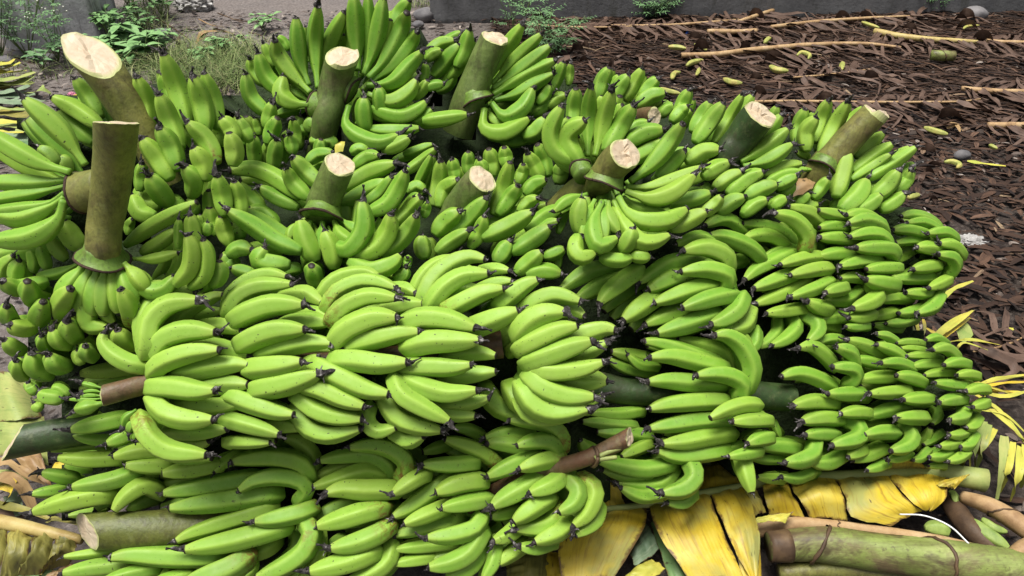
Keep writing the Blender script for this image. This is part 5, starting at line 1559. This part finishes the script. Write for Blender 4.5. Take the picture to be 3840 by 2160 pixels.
# single big dry strips
big = []
rng.seed(23)
BR1 = ribbon('dry_leaf_strip', [(0, 0, .01), (.08, .01, .03), (.18, -.01, .02), (.26, .02, .008)], .034, M['brownleaf'], None, seed=1, twist=.7)
BR2 = ribbon('dry_leaf_strip', [(0, 0, .008), (.06, .015, .035), (.13, .01, .035), (.19, -.02, .008)], .048, M['brownleaf'], None, seed=5, twist=1.0, fold=.5)
BR3 = ribbon('dry_leaf_strip', [(0, 0, .008), (.1, .03, .02), (.2, .03, .03), (.32, -.02, .01)], .03, M['brownleaf'], None, seed=9, twist=.5, fold=-.3)
protos = [BR1, BR2, BR3]
for k in range(190):
    while True:
        y = 1.5 + 4.4 * rng.random() ** .75; x = rng.uniform(0, 4.2)
        if abs(x) < y * .70 and x > right_edge(y) + (0.25 if y < 3 else 0): break
    q = k % 3; o = protos[k] if k < 3 else bpy.data.objects.new('dry_leaf_strip', protos[q].data)
    if k >= 3: link(o)
    s = rng.uniform(.6, 1.15) * (0.5 if y < 3.7 else 0.9)
    o.location = (x, y, hz(x, y) + .004); o.rotation_euler = (rng.uniform(-.15, .15), rng.uniform(-.12, .05), R(-30) + rng.gauss(0, .8)); o.scale = (s, s * rng.uniform(.7, 1.3), s * rng.uniform(.8, 1.8))
    sh_ = ('narrow slightly curled', 'broad folded', 'long arching')[q]; where = 'on the bare soil beside the heap' if y < 3.7 else 'on the thick litter before the wall'
    tag(o, sh_ + ' brown dry leaf strip ' + where, 'dry leaf', sh_ + ' dry leaf strips ' + where)
# fallen bananas on the litter
for lab, ch, pts, wd in (
    ('fallen green banana lying against the long bent midrib', 'C', [(1370, 318), (1430, 322), (1490, 330)], 34), ('crooked yellow-green fruit behind the long bent midrib', 'C', [(1548, 300), (1600, 312), (1628, 340)], 28),
    ('split yellow-green fruit with a turned-up end before the long midrib', 'C', [(1495, 445), (1530, 425), (1605, 408)], 34), ('bent yellow fruit like a hook on the dark litter', 'C', [(1395, 535), (1410, 500), (1450, 490)], 34),
    ('small pale green chip of fruit standing on the litter', 'C', [(1560, 510), (1572, 490), (1580, 462)], 26), ('yellow banana half hidden behind the mostly hidden bunch', 'C', [(1310, 600), (1380, 622), (1450, 635)], 36),
    ('plump spotted yellow banana on its own in the litter', 'D', [(520, 450), (570, 475), (645, 482)], 40), ('yellow-brown banana curved downward near the two right stalks', 'D', [(207, 535), (260, 558), (332, 565)], 38),
    ('short yellow-green fruit stub upright in the litter', 'D', [(1012, 425), (1010, 450), (1008, 475)], 36), ('broken yellow peel ring under the long bent midrib', 'D', [(705, 375), (740, 355), (790, 375), (780, 400)], 26),
    ('thin yellow scrap near the tapering midrib', 'D', [(1145, 150), (1200, 170), (1262, 188)], 24), ('long yellow-green banana on bare soil beyond the brown stalk', 'D', [(1568, 865), (1640, 890), (1728, 912)], 36),
    ('curled bright yellow peel on bare soil', 'D', [(1705, 1100), (1760, 1098), (1808, 1120), (1790, 1140)], 34), ('dull green-yellow fruit half in shade by the broken midrib', 'D', [(485, 290), (505, 270), (528, 258)], 36),
    ('small yellow-green flake of fruit by the wall stone', 'D', [(1835, 195), (1860, 180), (1940, 172)], 20), ('dull yellow fruit at the edge of the brown-stalk bunch', 'D', [(1460, 1345), (1500, 1330), (1535, 1325)], 44),
    ('orange-brown fruit fragment near the white scrap', 'D', [(2010, 985), (2040, 1000), (2065, 1010)], 30)):
    loose_banana(lab, ch, pts, wd * 1.15, 'fallen', 'fallen fruit on the litter', z=.045)
stem_thing('cut_stem_chunk', 'thick olive cut stem chunk among the dry leaves', 'D', [(1615, 372), (1690, 378), (1772, 380)], [.06, .06, .06], [66, 72, 66], M['log'], n=8, sides=14, nodes=(.5,))
# dry husk by the long banana
strip_pile('dry_husk', 'crumpled tan husk beside the long fallen banana', [('D', [(1700, 850), (1750, 835), (1830, 850)], 40, [.02, .05, .02], 'tanleaf'), ('D', [(1720, 870), (1790, 850), (1830, 890)], 30, [.02, .04, .02], 'tanleaf'), ('D', [(1780, 840), (1800, 870), (1810, 895)], 26, .04, 'tanleaf')], gp('D', 1760, 860), cat='husk')
strip_pile('dry_husk', 'bundle of tan dry leaf blades on the bare soil path', [('A', [(1330, 300), (1380, 230), (1470, 205), (1600, 235)], 60, [.02, .08, .08, .02], 'tanleaf'), ('A', [(1350, 270), (1430, 215), (1560, 225)], 40, [.04, .1, .06], 'tanleaf'), ('A', [(1340, 290), (1420, 250), (1560, 260)], 40, [.02, .05, .02], 'brownleaf')], gp('A', 1450, 260), cat='husk')
strip_pile('dry_bract', 'dead brown leaves caught between the two tall back stalks', [('B', [(1400, 660), (1420, 800), (1470, 1000)], 60, [.62, .60, .58], 'brownleaf'), ('B', [(1470, 560), (1500, 460), (1550, 480)], 40, [.75, .8, .76], 'brownleaf'), ('B', [(1500, 850), (1600, 920), (1680, 1000)], 50, [.6, .6, .58], 'brownleaf'), ('B', [(1580, 860), (1540, 960), (1500, 1060)], 50, [.58, .57, .55], 'brownleaf'), ('B', [(1370, 700), (1450, 730), (1520, 760)], 40, [.66, .66, .64], 'brownleaf'), ('B', [(1450, 760), (1490, 880), (1560, 980)], 44, [.64, .62, .60], 'brownleaf')], gp('B', 1500, 900), cat='dead leaf')
# ---------------------------------------------------------------- stones
M['stone'] = mat_simple('river_stone', [(0.3, (0.075, 0.072, 0.075)), (0.7, (0.20, 0.19, 0.19))], 9, 0.75, bump=0.3)
def stone(label, ch, x, y, wpx, hf=.65, seed=1):
    p = gp(ch, x, y, 0); r = mw(ch, x, y, wpx, 0) / 2; bm = bmesh.new(); bmesh.ops.create_icosphere(bm, subdivisions=3, radius=1)
    for v in bm.verts:
        d = 1 + .16 * noise.noise(v.co * 1.3 + Vector((seed, 0, 0))) + .05 * noise.noise(v.co * 4 + Vector((0, seed, 0))); v.co = Vector((v.co.x * d * r, v.co.y * d * r * .8, v.co.z * d * r * hf))
    me = bpy.data.meshes.new('stone'); bm.to_mesh(me); bm.free(); me.materials.append(M['stone']); me.polygons.foreach_set('use_smooth', [True] * len(me.polygons))
    o = bpy.data.objects.new('stone', me); link(o); o.location = (p.x, p.y + r * .4, r * hf * .55); tag(o, label, 'stone')
for i, a in enumerate((('rounded dark stone at the foot of the concrete post', 'A', 240, 420, 130), ('flat dark stone next to the rounded one under the post', 'A', 330, 415, 90), ('small purplish stone at the post corner beside the leaf strips', 'A', 30, 440, 110), ('dark stone behind the purplish one below the post', 'A', 130, 390, 90),
    ('pale smooth stone lying at the end of the low wall', 'B', 1345, 140, 160), ('small grey stone below the pale smooth one', 'B', 1300, 185, 80), ('big grey boulder at the foot of the low wall', 'D', 1915, 140, 170), ('dark upright stone on bare soil near the pale leaf sliver', 'D', 1830, 1080, 110), ('brown stone among the weeds by the post', 'A', 1100, 270, 140))):
    stone(*a, seed=i * 7 + 1)
for i, (lab, ch, pts, wd) in enumerate((('thin dark twig slanting across the path by the brown stone', 'A', [(1040, 110), (1160, 180), (1290, 270)], 14), ('short forked dark twig on the bare path', 'A', [(1480, 90), (1560, 120), (1660, 160)], 10), ('brown broken stick standing by the dry husk', 'A', [(1205, 320), (1212, 285), (1215, 250)], 34),
        ('thin pale twig on the bare path above the husk', 'A', [(1350, 130), (1420, 165), (1480, 180)], 10), ('long thin twig near the weed seedling', 'B', [(60, 130), (180, 150), (330, 120)], 8), ('short stick beside the back bunch on the bare path', 'B', [(150, 220), (230, 240), (300, 300)], 8), ('pale curved twig by the flat stones', 'A', [(60, 400), (140, 410), (230, 430)], 8))):
    P_ = g(ch, pts, [.02, .04, .02]); w_ = mw(ch, *pts[1], wd); tag(rib('twig', P_, [w_, w_ * .8, w_ * .5], M['rib_brown'] if i != 3 else M['rib_tan'], None, 7, 10, jit=.25), lab, 'twig')
# ---------------------------------------------------------------- rubbish
def crumple(name, label, ch, x, y, wpx, hz_, mat, seed, cat='rubbish'):
    p = gp(ch, x, y, 0); r = mw(ch, x, y, wpx, 0) / 2; bm = bmesh.new(); bmesh.ops.create_icosphere(bm, subdivisions=4, radius=1)
    for v in bm.verts:
        q = v.co * 2.1 + Vector((seed, seed * 2, 0)); d = 1 + .5 * abs(noise.noise(q)) - .45 * abs(noise.noise(q * 2.3)) + .3 * noise.noise(q * 5); v.co = Vector((v.co.x * d * r, v.co.y * d * r * .7, v.co.z * d * hz_))
    me = bpy.data.meshes.new(name); bm.to_mesh(me); bm.free(); me.materials.append(mat)
    o = bpy.data.objects.new(name, me); link(o); o.location = (p.x, p.y, hz_ * .6); tag(o, label, cat)
M['dullwhite'] = mat_simple('dirty_plastic', [(0.35, (0.16, 0.15, 0.14)), (0.65, (0.42, 0.41, 0.39))], 30, 0.4, bump=0.4)
crumple('plastic_bag', 'crumpled white plastic bag on the bare soil path', 'A', 1320, 60, 240, .07, M['dullwhite'], 3)
crumple('plastic_scrap', 'small crumpled white scrap on bare soil beyond the brown stalk', 'D', 2070, 930, 80, .012, M['white'], 8)
crumple('plastic_sheet', 'torn white plastic sheet poking out behind the far right bunch', 'H', 1700, 375, 190, .012, M['dullwhite'], 12)
M['wrap_y'] = mat_simple('yellow_wrapper', [(0.4, (0.65, 0.48, 0.03)), (0.6, (0.70, 0.66, 0.55))], 30, 0.35, bump=0)
M['blue'] = mat_simple('blue_plastic', [(0.3, (0.02, 0.08, 0.35)), (0.7, (0.04, 0.14, 0.5))], 10, 0.35, bump=0)
M['pink'] = mat_simple('pink_plastic', [(0.3, (0.5, 0.12, 0.2)), (0.7, (0.6, 0.3, 0.4))], 10, 0.4, bump=0)
crumple('snack_wrapper', 'yellow and white snack wrapper on the litter', 'C', 765, 205, 46, .02, M['wrap_y'], 4)
crumple('snack_wrapper', 'narrow yellow wrapper strip beside the larger wrapper', 'C', 696, 212, 18, .025, M['wrap_y'], 9)
crumple('bottle_cap', 'tiny blue plastic cap standing in the litter', 'C', 1495, 245, 18, .022, M['blue'], 6)
crumple('plastic_scrap', 'tiny pink scrap at the foot of the wall', 'C', 1192, 85, 34, .012, M['pink'], 5)
crumple('plastic_scrap', 'pink and white scrap among the leaf strips on the left', 'A', 495, 665, 60, .02, M['pink'], 15)
# ---------------------------------------------------------------- weeds and grass
M['weed'] = mat_simple('weed_leaf', [(0.3, (0.10, 0.22, 0.07)), (0.7, (0.22, 0.38, 0.14))], 30, 0.55, bump=0.2)
M['weed_dark'] = mat_simple('feathery_weed_leaf', [(0.3, (0.07, 0.15, 0.06)), (0.7, (0.15, 0.27, 0.11))], 30, 0.6, bump=0.2)
M['weed_stem'] = mat_simple('weed_stem', [(0.3, (0.08, 0.14, 0.04)), (0.7, (0.16, 0.22, 0.07))], 20, 0.6, bump=0)
M['petal'] = mat_simple('white_floret', [(0.3, (0.62, 0.62, 0.50)), (0.7, (0.78, 0.78, 0.70))], 30, 0.6, bump=0)
M['grass'] = mat_litter('grass_blades', [(0.0, (0.08, 0.16, 0.04)), (0.5, (0.20, 0.29, 0.08)), (0.85, (0.36, 0.42, 0.16)), (1.0, (0.48, 0.45, 0.24))], 0.55)
def leafface(V, Fc, p, d, n, ln, wd):
    """one pointed ovate leaf with a fold, 8 triangles"""
    s = d.cross(n).normalized(); o = len(V)
    for f, k in ((0, 0), (.28, .8), (.55, 1), (.8, .62), (1, 0)):
        c = p + d * ln * f - n * ln * .25 * f * f
        if k: V.extend([c - s * wd * k * .5 + n * wd * .16 * k, c, c + s * wd * k * .5 + n * wd * .16 * k])
        else: V.append(c)
    Fc.extend([(o, o + 1, o + 2), (o, o + 2, o + 3)])
    for j in range(2): a = o + 1 + j * 3; Fc.extend([(a, a + 3, a + 4, a + 1), (a + 1, a + 4, a + 5, a + 2)])
    a = o + 7; Fc.extend([(a, o + 10, a + 1), (a + 1, o + 10, a + 2)])
def broad_weed(label, ch, x, y, h, nst, lsz, seed, mat='weed'):
    rr = random.Random(seed); p = gp(ch, x, y, 0); p.z = hz(p.x, p.y) - .005; root = empty('broadleaf_weed', p, label, 'weed', 'weeds around the post'); SV = []; SF = []; V = []; Fc = []
    for k in range(nst):
        a = rr.random() * 6.28; lean = rr.uniform(.1, .8); d = Vector((math.cos(a) * lean, math.sin(a) * lean, 1)).normalized(); ln = h * rr.uniform(.5, 1.1)
        q = [p, p + d * ln * .5, p + d * ln + Vector((math.cos(a), math.sin(a), 0)) * ln * .15]
        v, f = tube([Vector(i) for i in q], [.003, .0025, .0015], 5); o = len(SV); SV.extend(v); SF.extend([tuple(i + o for i in t) for t in f])
        for j in range(rr.randint(5, 8)):
            b = rr.random() * 6.28; ld = Vector((math.cos(b), math.sin(b), rr.uniform(-.1, .5))).normalized(); f0 = rr.uniform(.55, 1); sz = lsz * rr.uniform(.6, 1.15)
            leafface(V, Fc, Vector(q[1]).lerp(q[2], f0), ld, Vector((0, 0, 1)), sz, sz * rr.uniform(.42, .6))
    make('stems', SV, SF, M['weed_stem'], parent=root); make('foliage', V, Fc, M[mat], parent=root, smooth=False)
def feather_weed(label, ch, x, y, h, nst, seed, flowers=True, spread=.5, zb=0.0):
    rr = random.Random(seed); p = gp(ch, x, y, 0); p.z = hz(p.x, p.y) - .005; root = empty('flowering_weed', p, label, 'weed', 'weeds around the post'); SV = []; SF = []; V = []; Fc = []; PV = []; PF = []
    def st(q, r0):
        v, f = tube([Vector(i) for i in q], [r0, r0 * .8, r0 * .4], 5); o = len(SV); SV.extend(v); SF.extend([tuple(i + o for i in t) for t in f])
    for k in range(nst):
        a = rr.random() * 6.28; d = Vector((math.cos(a) * spread, math.sin(a) * spread * .7, 1)).normalized(); ln = h * rr.uniform(.55, 1.1)
        q = [p, p + d * ln * .5 + Vector((rr.uniform(-.03, .03), 0, 0)), p + d * ln]; st(q, .003)
        for j in range(9):
            f0 = rr.uniform(.25, .95); c = Vector(q[0]).lerp(q[2], f0); b = rr.random() * 6.28; ld = Vector((math.cos(b), math.sin(b), rr.uniform(.0, .5))).normalized(); L2 = rr.uniform(.06, .13)
            sd = ld.cross(Vector((0, 0, 1))).normalized()
            for m in range(7):                                      # lobes of the cut leaf
                cc = c + ld * L2 * (m + 1) / 7; s_ = 1 if m % 2 else -1
                leafface(V, Fc, cc, (ld * .7 + sd * s_).normalized(), Vector((0, 0, 1)), .035 * (1.2 - m / 10), .011)
            leafface(V, Fc, c, ld, Vector((0, 0, 1)), L2, .009)
        if flowers:
            for j in range(5):
                t = Vector(q[2]) + Vector((rr.uniform(-.06, .06), rr.uniform(-.06, .06), rr.uniform(-.04, .05))); st([Vector(q[2]) - d * .04, (Vector(q[2]) + t) / 2, t], .0015)
                o = len(PV); r = .0065
                PV.extend([t + Vector(e) * r for e in ((1, 0, 0), (-1, 0, 0), (0, 1, 0), (0, -1, 0), (0, 0, .8), (0, 0, -.8))])
                PF.extend([tuple(o + i for i in e) for e in ((0, 2, 4), (2, 1, 4), (1, 3, 4), (3, 0, 4), (2, 0, 5), (1, 2, 5), (3, 1, 5), (0, 3, 5))])
    make('stems', SV, SF, M['weed_stem'], parent=root); make('foliage', V, Fc, M['weed_dark'], parent=root, smooth=False)
    if PV: make('flowers', PV, PF, M['petal'], parent=root)
feather_weed('tall feathery weed with white florets against the concrete post', 'A', 200, 400, .75, 9, 1)
feather_weed('feathery weed with white florets at the outer post corner', 'A', 10, 380, .7, 7, 2)
feather_weed('low feathery weed with white florets right of the tall one', 'A', 400, 420, .45, 6, 3)
feather_weed('feathery green weed standing between litter and tall stalk', 'C', 590, 370, .36, 10, 4, flowers=False, spread=.8)
feather_weed('feathery weed with white florets behind the combed fingers', 'C', 330, 300, .52, 6, 5)
feather_weed('small bright feathery weed at the foot of the low wall', 'D', 1600, 85, .22, 8, 6, flowers=False, spread=.9)
feather_weed('thin feathery weed trailing by the wall foot litter', 'C', 1260, 130, .25, 7, 7, flowers=False, spread=.9)
for i, (lab, x, y, h, ns, ls) in enumerate((('broad pale green weed rosette beside the slant-cut stalk', 880, 330, .2, 7, .14), ('broad weed with rounder leaves just below the rosette', 990, 420, .16, 6, .13), ('low leafy weed at the right foot of the post', 820, 420, .15, 6, .1),
        ('dark leafy weed climbing the post edge', 800, 150, .45, 7, .12), ('leafy weed patch near the dry husk path', 1100, 120, .2, 7, .07), ('small leafy weed by the brown stone', 960, 190, .22, 7, .07), ('low weed tuft in the grass near the raised fingers', 1380, 440, .1, 5, .07), ('leafy weed below the post stones', 290, 480, .16, 6, .07), ('weed clump behind the slanted stalk end', 660, 430, .2, 5, .07), ('weed seedling at the edge of the back bunch', 1780, 200, .1, 3, .07), ('thick leafy growth between post and path', 900, 60, .4, 14, .09), ('tangled low growth right of the post foot', 760, 300, .28, 14, .08), ('leafy sprawl under the rosette weed', 1080, 360, .16, 12, .08), ('soft leafy clump where grass meets the path', 1000, 250, .2, 10, .06), ('small-leaved weed by the white bag', 1020, 30, .3, 10, .06), ('leafy weed between the grass and raised fingers', 1500, 380, .14, 9, .06))):
    broad_weed(lab, 'A', x, y, h, ns, ls, 40 + i, mat='weed_dark' if i in (3, 7) else 'weed')
broad_weed('lone weed seedling on the bare soil path', 'B', 245, 210, .12, 3, .07, 77); broad_weed('tiny weed seedling on the bare soil path below the other', 'B', 125, 300, .08, 2, .06, 78)
def grass(n, region, seed):
    rr = random.Random(seed); V = []; Fc = []; T = []; U = []; Wv = []
    for k in range(n):
        ch, x0, y0, x1, y1, hh = rr.choices(region, [r[6] for r in region])[0][:6]; p = gp(ch, rr.uniform(x0, x1), rr.uniform(y0, y1), 0); p.z = hz(p.x, p.y) - .012
        a = rr.random() * 6.28; d = Vector((math.cos(a), math.sin(a), 0)); s = Vector((-d.y, d.x, 0)); L = hh * rr.uniform(.5, 1.3); lean = rr.uniform(.5, 1.7); w_ = rr.uniform(.003, .007); t = rr.random(); o = len(V)
        for j in range(5):
            f = j / 4; c = p + d * L * lean * f * f + Vector((0, 0, L * (f - .45 * lean * f * f))); ww = w_ * (1 - f * .85)
            V.extend([c - s * ww * .5, c + s * ww * .5]); T.extend([t, t]); U.extend([0, .01]); Wv.extend([f * L + t * 5] * 2)
        for j in range(4): Fc.append((o + j * 2, o + j * 2 + 1, o + j * 2 + 3, o + j * 2 + 2))
    tag(make('grass', V, Fc, M['grass'], attrs={'tone': T, 'lu': U, 'lv': Wv}), 'rough grass tufts between the post weeds and the bare soil path', 'grass', kind='stuff')
grass(3000, [('A', 1050, 330, 1800, 600, .2, 5), ('A', 700, 350, 1100, 560, .14, 1.5), ('B', -100, 330, 260, 640, .16, 2), ('A', 880, 0, 1150, 260, .18, 1.2), ('B', 1250, 20, 1420, 60, .12, .3), ('C', 700, 20, 1500, 130, .12, .4), ('A', -50, 380, 500, 560, .12, .5)], 5)
# ---------------------------------------------------------------- small things on the bunches
root, D_ = BASES['centre_upright']
u_, v_ = px('B', 775, 1030); tt = D_(u_, v_) - .085
patch('torn_flap', ([at(*px('B', 735, 1040), tt), at(*px('B', 735, 990), tt), at(*px('B', 765, 965), tt)], [at(*px('B', 790, 1030), tt), at(*px('B', 800, 985), tt), at(*px('B', 805, 962), tt + .01)]), M['yellowgreen'], root, 4, 5, .003, .001)
root, D_ = BASES['front_top']                                         # undeveloped fruit on the tail
for i, (pts, wd) in enumerate((([(690, 170), (610, 152), (548, 136)], 42), ([(690, 225), (610, 222), (540, 232)], 36), ([(690, 200), (630, 190), (560, 200)], 34), ([(700, 275), (600, 300), (510, 318)], 112), ([(925, 320), (860, 370), (838, 440)], 62), ([(940, 370), (900, 420), (878, 475)], 72), ([(935, 450), (915, 500), (908, 525)], 36), ([(700, 240), (620, 250), (460, 250)], 34))):
    P3 = [at(*px('I', x, y), D_(*px('I', x, y)) + .015) for x, y in pts]; me, loc, tip, td, L = banana_mesh(P3, wd / K0 / 2 * 1.45 / F, True, random.Random(i))
    o = bpy.data.objects.new('undeveloped_fruit', me); link(o, root); o.location = loc - Vector(root.location)
    fl = bpy.data.objects.new('withered_flower', FLOWER[i]); link(fl, o); fl.location = tip - loc; fl.rotation_euler = td.to_track_quat('Z', 'Y').to_euler(); fl.scale = (.9, .9, .9)
root, D_ = BASES['bottom_centre']
for pts, wd in (([(690, 650), (770, 610), (862, 578)], 34), ([(700, 660), (770, 650), (838, 642)], 30)):
    P3 = [at(*px('K', x, y), D_(*px('K', x, y)) - .04) for x, y in pts]; rib('bract_stub', P3, [wd / K0 * 1.45 / F] * 3, M['rib_green'], root, 8, 8)
P3 = [at(*px('K', 680 + 30 * math.cos(a), 640 + 66 * math.sin(a)), D_(*px('K', 680, 640)) - .022 - .03 * math.cos(a)) for a in [i * math.pi / 8 for i in range(17)]]
rib('node_ring', P3, [.007] * 2, M['rib_brown'], root, 6, 24)
root, D_ = BASES['far_right_upright']
P3 = lambda L, dz: [at(*px('D', x, y), D_(*px('D', x, y)) + dz) for x, y in L]
patch('dry_bract', (P3([(830, 1240), (760, 1215), (700, 1210)], -.02), P3([(810, 1280), (730, 1320), (675, 1340)], -.03)), M['tanleaf'], root, 6, 6, .012, .003)
